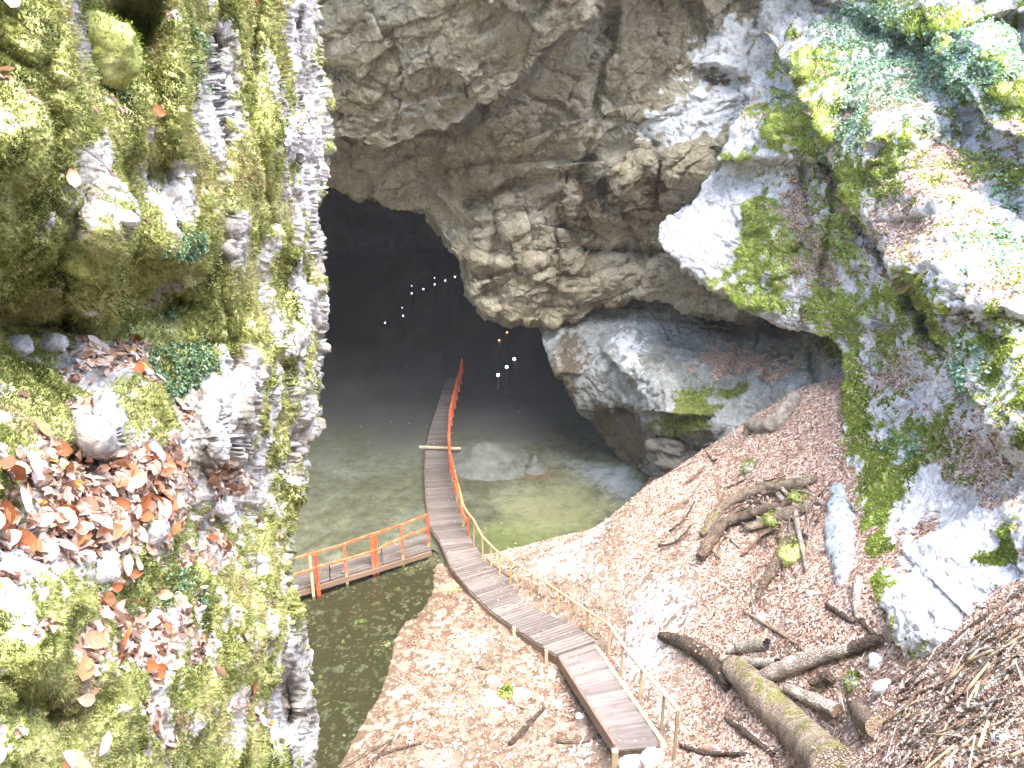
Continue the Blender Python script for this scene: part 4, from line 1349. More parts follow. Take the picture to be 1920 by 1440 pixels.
for s, mt in ((sL(0) - across * .04, M['rail_pale']), (sR(0) + across * .10, M['rail_pale'])):
    gzz = float(gz(np.array(s[0]), np.array(s[1]))) - .2
    box_between('support_post', (s[0], s[1] - .05, gzz), (s[0], s[1] - .05, s[2] - .02), .14, .14, mt, stair)

# --- middle boardwalk
mL = Path([at_z(1044, 1226, .66), at_z(985, 1187, .56), at_z(925, 1146, .46), at_z(880, 1102, .38), at_z(850, 1066, .32)])
mR = Path([at_z(1114, 1202, .66), at_z(1050, 1152, .56), at_z(985, 1106, .46), at_z(935, 1073, .38), at_z(906, 1050, .32)])
board = empty('boardwalk', tuple((mL(0) + mR(0)) / 2 - [0, 0, .3]), 'grey planked boardwalk bending across the leaf litter with dark side beams', 'boardwalk')
deck(board, mL, mR, 44, .045, M['deck'])
ac = unit(mR(.5) - mL(.5))
beam_along(board, mL, M['beam'], .06, .30, -ac * .03 + np.array([0, 0, -.21]))
beam_along(board, mR, M['beam'], .06, .16, ac * .03 + np.array([0, 0, -.14]))
beam_along(board, mR, M['beam'], .06, .05, ac * .14 + np.array([0, 0, -.02]), 'kerb_rail')
box_between('end_board', mL(0) + [0, 0, -.075], mR(0) + [0, 0, -.075], .05, .06, M['bark_dark'], board)
for px_, py_, h in ((1024, 1245, .5), (964, 1194, .35)):
    b = at_z(px_, py_, .25)
    box_between('support_stake', b - [0, 0, .3], b + [0, 0, h], .10, .10, M['rail_pale'], board)

# --- far walkway on the ice
fL = Path([at_z(826, 1012, .30), at_z(808, 985, .30), at_z(801, 930, .30), at_z(799, 880, .30), at_z(800, 848, .30), at_z(810, 800, .32), at_z(826, 750, .4), at_z(842, 705, .5)])
fR = Path([at_z(880, 1008, .30), at_z(868, 975, .30), at_z(853, 930, .30), at_z(842, 880, .30), at_z(837, 848, .30), at_z(841, 800, .32), at_z(850, 750, .4), at_z(862, 705, .5)])
jL = Path([at_z(850, 1066, .315), at_z(826, 1012, .305)])
jR = Path([at_z(906, 1050, .315), at_z(880, 1008, .305)])
walk = empty('ice_walkway', tuple((fL(0) + fR(0)) / 2 - [0, 0, .3]), 'narrow grey walkway running straight over the ice into the dark', 'walkway')
deck(walk, jL, jR, 9, .045, M['deck'])
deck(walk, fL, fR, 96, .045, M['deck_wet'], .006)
beam_along(walk, jL, M['beam'], .06, .36, np.array([-.05, 0, -.22]))
beam_along(walk, fL, M['beam'], .08, .26, np.array([-.05, 0, -.19]))
beam_along(walk, fR, M['beam'], .06, .2, np.array([.04, 0, -.16]))
cb0, cb1 = at_z(786, 838, .42), at_z(864, 841, .42)
box_between('cross_beam', cb0, cb1, .12, .10, M['rail_pale'], walk)


def add_railing(thing, posts, rails, rail_mat, name='railing', pw=.07, rw=.075, rh=.055):
    """posts: (base, height, material); rails: list of point lists (points, material)"""
    rl = part_empty(name, posts[0][0], thing)
    for base, h, mt in posts:
        box_between('post', base, base + np.array([0, 0, h]), pw, pw, mt, rl)
    for pts, mt in rails:
        for a, b in zip(pts[:-1], pts[1:]):
            box_between('handrail', a, b, rw, rh, mt, rl)
    return rl


# railing of the stairway
ps, tops = [], []
for bx, by_, ty, zb in ((1141, 1224, 1174, .62), (1165, 1264, 1211, .92), (1199, 1314, 1254, 1.3), (1240, 1372, 1303, 1.75), (1263, 1425, 1331, 1.95)):
    b = at_z(bx, by_, zb)
    h = top_height(b, bx, ty)
    ps.append((b - [0, 0, .12 if bx < 1260 else .5], h + (.12 if bx < 1260 else .5), M['rail_pale'])); tops.append(b + [0, 0, h + .02])
add_railing(stair, ps, [(tops, M['rail_pale'])], M['rail_pale'], rw=.09, rh=.05)
# railing of the boardwalk
ps, tops2 = [], []
for bx, by_, ty in ((889, 1026, 976), (905, 1046, 1007), (921, 1061, 1024), (937, 1078, 1039), (957, 1095, 1052), (971, 1106, 1061), (996, 1121, 1075), (1047, 1151, 1110), (1101, 1183, 1147)):
    zb = np.interp(bx, [889, 1110], [.3, .6])
    b = at_z(bx, by_, zb)
    h = top_height(b, bx, ty)
    ps.append((b - [0, 0, .15], h + .15, M['rail'])); tops2.append(b + [0, 0, h + .02])
tops2.append(tops[0])
add_railing(board, ps, [(tops2, M['rail'])], M['rail'], pw=.06, rw=.07, rh=.05)
# red railing of the walkway
ps, t1, t2 = [], [], []
for bx, by_, h, mt in ((875, 1004, .95, 'red'), (866, 985, .9, 'rail'), (860, 962, 1.0, 'red'), (854, 940, .95, 'rail'), (850, 922, 1.0, 'red'), (845, 903, 1.0, 'red'), (842, 886, 1.0, 'red'), (840, 868, 1.0, 'red'), (839, 850, 1.0, 'red'), (841, 832, 1.05, 'red'), (843, 815, 1.1, 'red'), (846, 798, 1.1, 'red'), (849, 782, 1.15, 'red'), (853, 766, 1.1, 'red'), (856, 750, 1.1, 'red'), (860, 735, 1.1, 'red'), (863, 720, 1.1, 'red'), (866, 706, 1.1, 'red')):
    b = at_z(bx + (3 if by_ > 830 else 1), by_, .3 if by_ > 800 else .4)
    ps.append((b, h, M[mt])); t1.append(b + [0, 0, h]); t2.append(b + [0, 0, h * .55])
add_railing(walk, ps, [([tops2[0]] + t1[:3], M['rail']), (t1[2:], M['red']), (t2, M['red'])], M['red'], pw=.08, rw=.08, rh=.07)

# --- footbridge with red railing
bF = Path([at_z(808, 1030, .30), at_z(560, 1105, .30), at_z(400, 1153, .30)])
bB = Path([at_z(806, 1000, .30), at_z(560, 1071, .30), at_z(400, 1117, .30)])
bridge = empty('footbridge', tuple((bF(0) + bB(0)) / 2 - [0, 0, .3]), 'low wooden footbridge with red railing over the meltwater pool', 'footbridge')
nb_ = 6
for s0, s1 in ((0, .245), (.25, .495), (.5, .745), (.75, 1)):
    for i in range(nb_):
        u0, u1 = (i + .05) / nb_, (i + .95) / nb_
        q = lambda t, u: bF(t) * (1 - u) + bB(t) * u
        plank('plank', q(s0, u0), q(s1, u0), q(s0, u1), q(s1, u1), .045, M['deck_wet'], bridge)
ab = unit(bB(.3) - bF(.3))
beam_along(bridge, bF, M['beam'], .07, .20, -ab * .04 + np.array([0, 0, -.15]))
beam_along(bridge, bB, M['beam'], .07, .20, ab * .04 + np.array([0, 0, -.15]))
rl = part_empty('railing', bF(0), bridge)
tp, md = [], []
for bx, by_, ty, my, mt, w_ in ((804, 1037, 965, 990, 'red', .08), (756, 1059, 983, 1008, 'red', .08), (708, 1073, 1001, 1030, 'red', .10), (701, 1075, 1003, 1033, 'red', .10), (651, 1092, 1022, 1048, 'red', .08), (598, 1114, 1037, 1063, 'red', .11), (588, 1116, 1040, 1067, 'rail_pale', .09), (530, 1134, 1058, 1084, 'red', .08), (470, 1152, 1077, 1103, 'red', .08), (410, 1170, 1096, 1122, 'red', .08)):
    b = at_z(bx, by_, .0)
    h = top_height(b, bx, ty)
    hm = top_height(b, bx, my)
    mid = b + [0, 0, .42]
    p_ = box_between('post', b - [0, 0, .35], b + [0, 0, h], w_, w_, M[mt], rl)
    if bx in (804, 756, 651):
        box_between('post_foot', b - [0, 0, .35], mid, w_ + .012, w_ + .012, M['rail'], rl)
    tp.append(b + [0, 0, h + .02]); md.append(b + np.array([0, -.04, hm]))
for pts in (tp, md):
    for a, b in zip(pts[:-1], pts[1:]):
        box_between('handrail', a, b, .07, .07, M['red'], rl)


lp, ln_ = [], []
for (A_, B_, n_) in ((mL, mR, 90), (sL, sR, 26), (fL, fR, 70), (jL, jR, 20), (bF, bB, 60)):
    for q_ in rng.random(n_):
        u_ = rng.random() ** (.6 if rng.random() < .5 else 1.6)
        lp.append(A_(q_) * (1 - u_) + B_(q_) * u_ + [0, 0, .03 if A_ is not sL else .05]); ln_.append([0, 0, 1.0])
litter_mesh('leaf_litter', np.array(lp), np.array(ln_), rng.uniform(.04, .09, len(lp)), np.clip(rng.normal(.35, .25, len(lp)), 0, .95), M['litter'], 'stray leaves trodden onto the boards of the walkways', .25)


# ---------------------------------------------------------------- logs, branches, sticks
def tube(name, pts, radii, mat, label=None, cat=None, group=None, sides=9, rough=.12, cap=None, parent=None, res=6):
    pts = np.asarray(pts, float)
    radii = np.asarray(radii, float)
    n = len(pts)
    t = np.linspace(0, n - 1, (n - 1) * res + 1)
    # Catmull-Rom
    i = np.clip(np.floor(t).astype(int), 0, n - 2)
    f = (t - i)[:, None]
    p0, p1, p2, p3 = pts[np.maximum(i - 1, 0)], pts[i], pts[i + 1], pts[np.minimum(i + 2, n - 1)]
    C = .5 * (2 * p1 + (p2 - p0) * f + (2 * p0 - 5 * p1 + 4 * p2 - p3) * f ** 2 + (3 * p1 - p0 - 3 * p2 + p3) * f ** 3)
    rad = np.interp(t, np.arange(n), radii)
    Tn = unit(np.gradient(C, axis=0))
    u = np.cross(Tn, [0.13, 0.2, .97]); u = unit(u)
    v = np.cross(Tn, u)
    ang = np.linspace(0, 2 * math.pi, sides, endpoint=False)
    ring = u[:, None] * np.cos(ang)[None, :, None] + v[:, None] * np.sin(ang)[None, :, None]
    org = C.mean(0)
    V0 = C[:, None] + ring * rad[:, None, None]
    nz = 1 + rough * 2.2 * fbm(V0 / max(radii.max(), .01) * np.array([.7, .7, .7]), 4) + rough * .9 * ridged(V0 / max(radii.max(), .01) * 1.6 + 3, 2)
    V = C[:, None] + ring * (rad[:, None] * nz)[..., None]
    V = V - org
    m = len(t)
    Fs = []
    for a in range(m - 1):
        for b in range(sides):
            c = (b + 1) % sides
            Fs.append((a * sides + b, a * sides + c, (a + 1) * sides + c, (a + 1) * sides + b))
    caps = [tuple(range(sides - 1, -1, -1)), tuple(range((m - 1) * sides, m * sides))]
    me = bpy.data.meshes.new(name)
    me.from_pydata(V.reshape(-1, 3).tolist(), [], Fs + caps)
    me.materials.append(mat)
    me.materials.append(cap or mat)
    sm = [True] * len(Fs) + [False, False]
    me.polygons.foreach_set('use_smooth', sm)
    me.polygons[len(Fs)].material_index = 1
    me.polygons[len(Fs) + 1].material_index = 1
    o = bpy.data.objects.new(name, me)
    link(o, label, cat, group, parent=parent)
    o.location = Vector(org) if parent is None else world_to(parent, org)
    return o


def on(tree, pxs, lift=0.0):
    out_ = []
    for q in pxs:
        px_, py_ = q[0], q[1]
        h, n_ = hit(tree, px_, py_)
        if h is None: continue
        l = q[2] if len(q) > 2 else lift
        out_.append(np.array(h) + np.array([0, 0, l]))
    return out_


def log(name, tree, pxs, radii, mat, label, cat, lift=0.0, **kw):
    p = on(tree, pxs, lift)
    if len(p) < 2: return None
    rr_ = np.interp(np.linspace(0, 1, len(p)), np.linspace(0, 1, len(radii)), radii)
    return tube(name, p, rr_, mat, label, cat, **kw)


T = T_ground
log('log', T, [(1372, 1262), (1425, 1315), (1490, 1385), (1570, 1470)], [.26, .34, .36, .38], M['bark_moss'], 'thick mossy fallen log slanting down to the bottom edge', 'log', .2, sides=20, rough=.08)
log('log', T, [(1238, 1196), (1285, 1212), (1335, 1245), (1370, 1290)], [.10, .20, .22, .2], M['bark_dark'], 'dark half buried log covered with leaves right of the stair railing', 'log', .08, sides=14)
log('log', T, [(1352, 1250), (1400, 1256), (1455, 1258)], [.12, .12, .10], M['bark_pale'], 'short sawn log with dark end lying across top of mossy log', 'log', .2, sides=14, cap=M['cut_dark'])
log('log', T, [(1386, 1224), (1410, 1218), (1438, 1216)], [.14, .14, .12], M['bark_pale'], 'pale log stub with large black sawn end above mossy log', 'log', .12, sides=14, cap=M['cut_dark'])
log('log', T, [(1366, 1228), (1380, 1224), (1400, 1220)], [.09, .09, .09], M['bark_pale'], 'smaller log stub with black sawn end beside the larger stub', 'log', .1, sides=12, cap=M['cut_dark'])
log('log', T, [(1422, 1292), (1480, 1268), (1540, 1248), (1590, 1236)], [.17, .16, .13, .11], M['bark_pale'], 'bleached pale log resting on mossy log, pointing right', 'log', .25, sides=14, rough=.2)
log('log', T, [(1582, 1238), (1612, 1226), (1650, 1214)], [.10, .11, .08], M['bark_dark'], 'dark rotten log end beyond the bleached pale log', 'log', .2, sides=10, rough=.25)
log('log', T, [(1470, 1312), (1520, 1334), (1565, 1356)], [.09, .12, .13], M['bark_pale'], 'pale broken log at lower edge of dark hollow', 'log', .3, sides=12, rough=.18, cap=M['cut'])
log('log', T, [(1640, 1388), (1618, 1372), (1600, 1340)], [.17, .17, .16], M['bark'], 'cut log showing round pale sawn face near bottom edge', 'log', .25, sides=18, rough=.05, cap=M['cut'])
log('log', T, [(1515, 1305), (1545, 1292), (1560, 1302)], [.06, .10, .05], M['bark_dark'], 'flat dark wood chunk lying inside the hollow', 'wood chunk', .3, sides=8, rough=.2)
log('log', T, [(1402, 806), (1425, 806), (1452, 800), (1478, 772), (1490, 752)], [.16, .24, .26, .22, .24], M['bark_pale'], 'curved bleached driftwood stump on leaf slope below the rock wall', 'driftwood', .15, sides=14, rough=.2)
log('branch', T, [(1235, 970), (1262, 956), (1292, 940)], [.03, .07, .05], M['stick'], 'orange brown split stick lying near crest of the leaf slope', 'stick', .05)
log('branch', T, [(956, 1398), (985, 1368), (1005, 1345), (1022, 1328)], [.06, .08, .06, .03], M['bark_dark'], 'dark forked branch left of the stairway', 'branch', .04)
log('branch', T, [(1046, 1392), (1085, 1392), (1122, 1380)], [.06, .07, .07], M['bark'], 'short reddish branch lying against left side of stairway', 'branch', .05)
log('branch', T, [(640, 1442), (690, 1412), (750, 1380)], [.03, .05, .03], M['bark'], 'long thin branch at the pool shore, lower left', 'branch', .03)
log('branch', T, [(690, 1440), (720, 1415), (790, 1395)], [.03, .04, .03], M['bark_dark'], 'dark thin branch crossing the shore branch', 'branch', .03)
log('branch', T, [(700, 1425), (728, 1400), (738, 1380)], [.02, .03, .02], M['bark_dark'], 'short dark twig sticking up at the pool shore', 'twig', .03)
log('branch', T, [(985, 1330), (960, 1320), (952, 1300)], [.02, .02, .02], M['stick'], 'tiny pale twig beside the white stones', 'twig', .03)
log('branch', T, [(895, 1252), (915, 1256), (925, 1240)], [.04, .05, .02], M['bark'], 'small brown root piece on open ground left of boardwalk', 'root', .05)
log('branch', T, [(1275, 1400), (1320, 1415), (1400, 1418)], [.04, .06, .04], M['bark_dark'], 'dark branch running from stair foot towards mossy log', 'branch', .05)
log('branch', T, [(1360, 1350), (1400, 1380), (1450, 1420)], [.04, .07, .05], M['bark_dark'], 'dark branch in shade below mossy log', 'branch', .05)
# the tangle of roots and branches in the middle of the slope
TA = [([(1312, 1060), (1335, 1020), (1360, 995), (1420, 975), (1455, 962)], [.09, .11, .10, .08, .05], 'bark', 'thick brown branch arching over the dark hollow of the tangle'),
      ([(1315, 1012), (1345, 970), (1375, 945), (1430, 925), (1500, 915), (1530, 905)], [.06, .09, .10, .12, .10, .05], 'bark_moss', 'mossy trunk along the top of the branch tangle'),
      ([(1400, 1000), (1440, 985), (1500, 965), (1520, 945)], [.07, .10, .12, .08], 'bark_moss', 'mossy log lying behind the tangle hollow'),
      ([(1408, 948), (1418, 978), (1445, 990), (1475, 990)], [.02, .03, .03, .015], 'bark_pale', 'thin white twig bent into a hook in the tangle'),
      ([(1390, 998), (1425, 985)], [.03, .03], 'bark_pale', 'short white broken stick in the tangle'),
      ([(1450, 912), (1475, 938), (1488, 958), (1494, 1000), (1505, 1050), (1510, 1085)], [.02, .04, .04, .04, .03, .015], 'bark_pale', 'long pale branch hanging down right side of tangle'),
      ([(1455, 925), (1470, 945)], [.05, .05], 'bark_pale', 'short grey stick lying across top right of tangle'),
      ([(1372, 940), (1368, 990), (1364, 1025)], [.015, .025, .015], 'stick', 'tan upright twig on left part of tangle'),
      ([(1350, 1010), (1348, 1035), (1344, 1060)], [.015, .02, .01], 'stick', 'tan short twig below left part of tangle'),
      ([(1345, 905), (1347, 925), (1346, 945)], [.01, .015, .01], 'stick', 'tiny upright twig above left end of tangle'),
      ([(1330, 1000), (1345, 985), (1358, 970)], [.03, .04, .03], 'bark_pale', 'grey split stick beside left end of tangle'),
      ([(1418, 1135), (1432, 1105), (1452, 1075), (1470, 1050), (1485, 1030)], [.03, .06, .09, .14, .16], 'bark', 'tapering dark root reaching down from the tangle'),
      ([(1470, 1050), (1485, 1065), (1492, 1085)], [.02, .03, .01], 'stick', 'thin twig below the tapering root'),
      ([(1395, 1150), (1420, 1165), (1470, 1195), (1510, 1225)], [.02, .03, .03, .02], 'stick', 'long thin brown stick lying below the tapering root'),
      ([(1410, 1130), (1415, 1160), (1413, 1185)], [.015, .02, .02], 'bark_pale', 'white short twig at lower end of tapering root'),
      ([(1550, 1140), (1580, 1160), (1600, 1172)], [.03, .04, .02], 'bark_dark', 'dark stick near foot of the green rock face'),
      ([(1600, 1150), (1620, 1175), (1640, 1195)], [.02, .03, .03], 'bark_dark', 'dark bent stick against base of green rock face'),
      ([(1500, 910), (1518, 918), (1525, 930)], [.02, .02, .01], 'bark_pale', 'white thin twig at right tip of tangle'),
      ([(1608, 1090), (1606, 1140), (1612, 1170)], [.05, .06, .05], 'bark_pale', 'grey upright stick leaning against green rock face')]
for pxs, rd, mt, lb in TA:
    rd = [1.55 * r_ for r_ in rd]
    log('branch', T, pxs, rd, M[mt], lb, 'branch', max(rd) * .7 + (.14 if 'arch' in lb or 'hook' in lb or 'hanging' in lb else .02), sides=9, rough=.2)
for i in range(64):
    cx_, cy_ = rng.normal(1430, 60), rng.normal(975, 42)
    an_, ln_ = rng.uniform(0, math.pi), rng.uniform(14, 48)
    if i % 2: an_ = R(rng.normal(35, 18))
    dx, dy = math.cos(an_) * ln_, math.sin(an_) * ln_
    r_ = rng.uniform(.012, .045)
    p_ = on(T, [(cx_ - dx, cy_ + dy), (cx_ + rng.normal() * 4, cy_ + rng.normal() * 4), (cx_ + dx, cy_ - dy)])
    if len(p_) < 3: continue
    lf = rng.uniform(.02, .3, 3)
    p_ = [q + np.array([0, 0, l_]) for q, l_ in zip(p_, lf)]
    tube('branch', p_, [r_, r_ * .9, r_ * .4], M[['bark', 'stick', 'bark_pale', 'bark_dark'][i % 4]], ('long ' if ln_ > 32 else 'short ') + ['grey brown', 'tan', 'pale', 'dark'][i % 4] + ' thin branch in the tangle on the leaf slope', 'branch', 'thin branches of the tangle', sides=6, rough=.3)

# bundle of sticks on the near bank, lower right
big = [([(1700, 1295), (1770, 1225), (1850, 1160), (1935, 1100)], [.05, .05, .04, .03], 'bark', 'long brown pole along upper edge of the stick heap'),
       ([(1722, 1290), (1760, 1245), (1812, 1205)], [.03, .04, .03], 'bark_pale', 'pale greenish stick at left end of stick heap'),
       ([(1752, 1340), (1790, 1290), (1836, 1208)], [.025, .03, .025], 'bark_pale', 'straight white stick crossing the stick heap'),
       ([(1762, 1348), (1810, 1300), (1860, 1240), (1935, 1190)], [.03, .04, .04, .03], 'bark', 'long dark pole through middle of stick heap'),
       ([(1830, 1320), (1870, 1280), (1935, 1240)], [.03, .04, .03], 'bark_pale', 'grey pole in right part of stick heap'),
       ([(1830, 1272), (1832, 1300), (1842, 1318)], [.015, .02, .015], 'stick', 'curved twig looped over dark gap in stick heap'),
       ([(1870, 1290), (1880, 1265), (1893, 1245)], [.02, .025, .02], 'stick', 'short orange stick right of dark gap'),
       ([(1658, 1440), (1672, 1390), (1690, 1340)], [.012, .015, .012], 'bark_pale', 'thin white stick standing beside sawn log face'),
       ([(1750, 1180), (1790, 1190), (1820, 1192)], [.012, .015, .01], 'bark_pale', 'white twig lying on bare rock above stick heap')]
for pxs, rd, mt, lb in big:
    log('stick', T_all, pxs, rd, M[mt], lb, 'stick', .07, rough=.1, sides=8)
mts = ['stick', 'bark', 'bark_pale', 'stick', 'rail_pale', 'bark_pale']
for i in range(230):
    cx_, cy_ = rng.uniform(1680, 1930), 0
    cy_ = rng.uniform(1520 - .19 * cx_ + 10 - 30 + (1920 - cx_) * .35, 1445)
    ang = R(rng.normal(42, 16))
    ln = rng.uniform(30, 95)
    dx, dy = math.cos(ang) * ln / 2, -math.sin(ang) * ln / 2
    bow = rng.normal() * 5
    pxs = [(cx_ - dx, cy_ - dy), (cx_ + dx, cy_ + dy)]
    if min(p[0] for p in pxs) < 1640: continue
    r_ = rng.uniform(.008, .030)
    log('stick', T_all, pxs, [r_, r_ * 1.1, r_ * .6], M[mts[i % 6]], ('long ' if ln > 65 else 'short ') + ['tan', 'dark brown', 'pale', 'tan', 'yellowish', 'pale'][i % 6] + ' stick in the ' + ('upper' if cy_ < 1290 else 'middle' if cy_ < 1370 else 'lower') + ' part of the heap at lower right', 'stick', rng.uniform(.01, .16), group='thin sticks of the heap', sides=6, rough=.1, res=3)


hp_ = []
while len(hp_) < 2600:
    qx, qy = rng.uniform(1650, 1925), rng.uniform(1120, 1440)
    if qy < 1520 - .19 * qx - 20 + (1920 - qx) * .35: continue
    h_, n_ = hit(T_all, qx, qy)
    if h_ is None: continue
    hp_.append((np.array(h_) + [0, 0, rng.uniform(.01, .14)], np.array(n_)))
litter_mesh('leaf_litter', np.array([h[0] for h in hp_]), np.array([h[1] for h in hp_]), rng.uniform(.04, .085, len(hp_)), np.clip(rng.normal(.6, .28, len(hp_)), 0, .97), M['litter'], 'pale fallen leaves caught between the sticks of the heap', .8)
MOSSY = []


def stone_mesh(name, r, seed, mat, rings=14, segs=20, ang=.5, masks=None):
    th_ = np.linspace(0, math.pi, rings)
    ph_ = np.linspace(0, 2 * math.pi, segs, endpoint=False)
    Q = np.stack([np.sin(th_)[:, None] * np.cos(ph_)[None], np.sin(th_)[:, None] * np.sin(ph_)[None], np.repeat(np.cos(th_)[:, None], segs, 1)], -1)
    f1, f2, c = worley(Q * 1.1 + seed * 3.7)
    k_ = 1 + .35 * fbm(Q * 1.2 + seed, 3) + ang * .5 * (c - .5) + .08 * fbm(Q * 5 + seed, 2)
    V = Q * k_[..., None] * np.asarray(r)
    i = np.arange(rings * segs).reshape(rings, segs)
    j = np.roll(i, -1, 1)
    Fc = np.stack([i[:-1], i[1:], j[1:], j[:-1]], -1).reshape(-1, 4)
    z = np.zeros(rings * segs)
    mk = dict(moss=z, litter=z, pale=z, stain=z)
    for a, b in (masks or {}).items(): mk[a] = z + b
    me = mesh_np(name, V, Fc, mat, mk)
    return me


def stone(px, py, r, label, cat='stone', tree=None, mat='stone', seed=1.0, sink=.3, name='stone', parent=None, masks=None, rot=None, big=False, ang=.5):
    h, n_ = hit(tree or T_ground, px, py)
    if h is None: return
    me = stone_mesh(name, r, seed, M[mat], *( (40, 60) if big else (14, 20)), ang=ang, masks=masks)
    o = bpy.data.objects.new(name, me)
    link(o, label, cat if label else None, parent=parent)
    o.rotation_euler = rot or (rng.uniform(-.2, .2), rng.uniform(-.2, .2), rng.uniform(0, 6))
    p = h + n_ * (r[2] * (1 - 2 * sink)) if n_.z > -.5 else h
    o.location = p
    if (masks or {}).get('moss', 0) >= .35:
        from mathutils import Euler
        m3 = np.array(Euler(o.rotation_euler).to_matrix())
        V_ = np.array([v.co[:] for v in me.vertices]); N_ = np.array([v.normal[:] for v in me.vertices])
        n_b = 5000 if big else 1500
        k_ = rng.integers(0, len(V_), n_b)
        j_ = V_[k_] + rng.normal(size=(n_b, 3)) * max(r) * .06
        MOSSY.append((j_ @ m3.T + np.array(p), unit(N_[k_] @ m3.T), to_px(np.array(p))[2]))
    return o


stone(980, 1303, (.28, .2, .16), 'white stone right of the mossy stone on open ground', seed=1)
stone(922, 1308, (.16, .3, .14), 'long white stone left of the mossy stone on open ground', seed=2)
stone(925, 1276, (.22, .14, .1), 'white angular stone above the long white stone', seed=3)
stone(950, 1300, (.2, .26, .16), 'yellow green mossy stone between white stones', mat='stone_grey', seed=4, masks=dict(moss=.8))
stone(1048, 1322, (.16, .11, .1), 'white stone close to left stair beam', seed=5)
stone(1036, 1261, (.11, .09, .08), 'small white stone at foot of the boardwalk stake', seed=6)
stone(832, 1258, (.1, .07, .06), 'small white stone on gravel near the pool', seed=7)
stone(757, 1296, (.12, .06, .05), 'flat white stone at the pool shore', seed=8)
stone(770, 1382, (.1, .08, .06), 'white pebble near the bottom shore', seed=9)
stone(1088, 1345, (.14, .12, .1), 'white stone under left edge of stairway', seed=10)
stone(1182, 1428, (.34, .3, .3), 'bright white rock under left foot of the stairway', seed=11)
stone(1222, 1424, (.26, .3, .3), 'bright white rock under right foot of the stairway', seed=12)
stone(1880, 1385, (.11, .11, .09), 'round white stone lying among sticks in lower right corner', tree=T_all, seed=13)
stone(1660, 1290, (.2, .3, .25), 'jagged pale rock between bleached log and stick heap', seed=14)
stone(1600, 1280, (.16, .2, .2), 'pale mossy rock right of dark hollow', seed=15, masks=dict(moss=.45))
stone(1645, 1240, (.2, .2, .14), 'white rock under the dark rotten log', seed=16)
stone(1430, 1160, (.14, .12, .1), 'white stone at lower tip of the tapering root', seed=17)
stone(1405, 880, (.3, .25, .28), 'dark mossy rock on slope above branch tangle', mat='stone_grey', seed=18, masks=dict(moss=.35))
stone(1450, 975, (.35, .3, .25), 'bright green mossy rock inside branch tangle', mat='stone_grey', seed=19, masks=dict(moss=.9))
stone(1485, 1040, (.4, .5, .35), 'mossy hummock from which the tapering root grows', 'hummock', mat='stone_grey', seed=20, masks=dict(moss=.6, litter=.4))
stone(1500, 935, (.3, .25, .2), 'yellow mossy clump at right end of branch tangle', 'moss clump', mat='stone_grey', seed=21, masks=dict(moss=.8))
stone(1276, 846, (1.25, .8, .62), 'angular dark grey block under the rock wall at slope top', 'boulder', tree=T_wall, mat='stone_dark', seed=23, big=True, ang=1.3, sink=.6, rot=(.15, .2, .3))
log('ice_slab', T, [(1572, 893), (1578, 930), (1584, 985), (1590, 1040), (1592, 1090)], [.10, .30, .38, .33, .10], M['snow'], 'white slab of old ice lying in the crack beside the green rock face', 'ice slab', -.22, sides=24, rough=.3)
stone(1520, 1115, (.1, .1, .08), 'small dark stone below the ice slab', mat='stone_grey', seed=25)
# ice stumps on the frozen floor
def stump(px, py, r, h, label):
    b = at_z(px, py, 0)
    k_ = np.linspace(0, 1, 12)
    prof = (1 - k_) ** .8 * (.45 + .55 * (1 - k_) ** 3) + .30 * np.sqrt(np.maximum(1 - k_ ** 2, 0))
    an = np.linspace(0, 2 * math.pi, 20, endpoint=False)
    V = np.stack([prof[:, None] * np.cos(an)[None] * r, prof[:, None] * np.sin(an)[None] * r, np.repeat(k_[:, None], 20, 1) * h], -1)
    V = V * (1 + .4 * fbm(V * 1.9 / r + px, 4))[..., None]
    V[0, :, 2] = -.1
    i = np.arange(240).reshape(12, 20); j = np.roll(i, -1, 1)
    Fc = np.stack([i[:-1], j[:-1], j[1:], i[1:]], -1).reshape(-1, 4)
    z = np.zeros(240)
    me = mesh_np('ice_stump', V, Fc, M['ice_white'], dict(moss=z, rust=z, blue=z, wet=z, pale=z))
    o = link(bpy.data.objects.new('ice_stump', me), label, 'ice stump')
    o.location = b


tt_ = NT('white_ice')
M['ice_white'] = tt_.done(tt_.bsdf(tt_.ramp(tt_.noise(2.5, 5), [(.3, (.06, .065, .055)), (.7, (.11, .12, .11))]), .85, .2, tt_.noise(5, 4), .4, .05))
stump(912, 862, 1.7, .9, 'largest pale ice mound right of the walkway')
stump(966, 884, .45, .6, 'smaller white ice stump in front of the reddish ice')
stump(1003, 880, .5, .65, 'pointed ice stump furthest right on the frozen floor')
stump(866, 862, .5, .35, 'low ice mound touching the walkway railing')
stump(945, 880, .9, .3, 'flat ice mound between largest mound and smaller stump')

# the round mossy stone in the hollow at the top of the near cliff and pale stones set in it
o = stone(178, 95, (.20, .16, .15), 'round green mossy boulder in dark hollow at top of the cliff', 'boulder', tree=T_cliff, mat='stone_grey', seed=30, big=True, ang=.15, masks=dict(moss=1.0), sink=.6)
for k_, (px_, py_, r_) in enumerate([(205, 790, (.05, .05, .07)), (95, 640, (.07, .06, .04)), (30, 650, (.07, .06, .04)), (290, 995, (.06, .05, .05)), (195, 1065, (.05, .05, .06)), (240, 410, (.04, .04, .03)), (415, 950, (.07, .06, .07)), (150, 660, (.04, .04, .03))]):
    stone(px_, py_, r_, None, tree=T_cliff, seed=40 + k_, parent=cliff.obj, name='stone', sink=.55, ang=1.0, masks=dict(moss=.3))

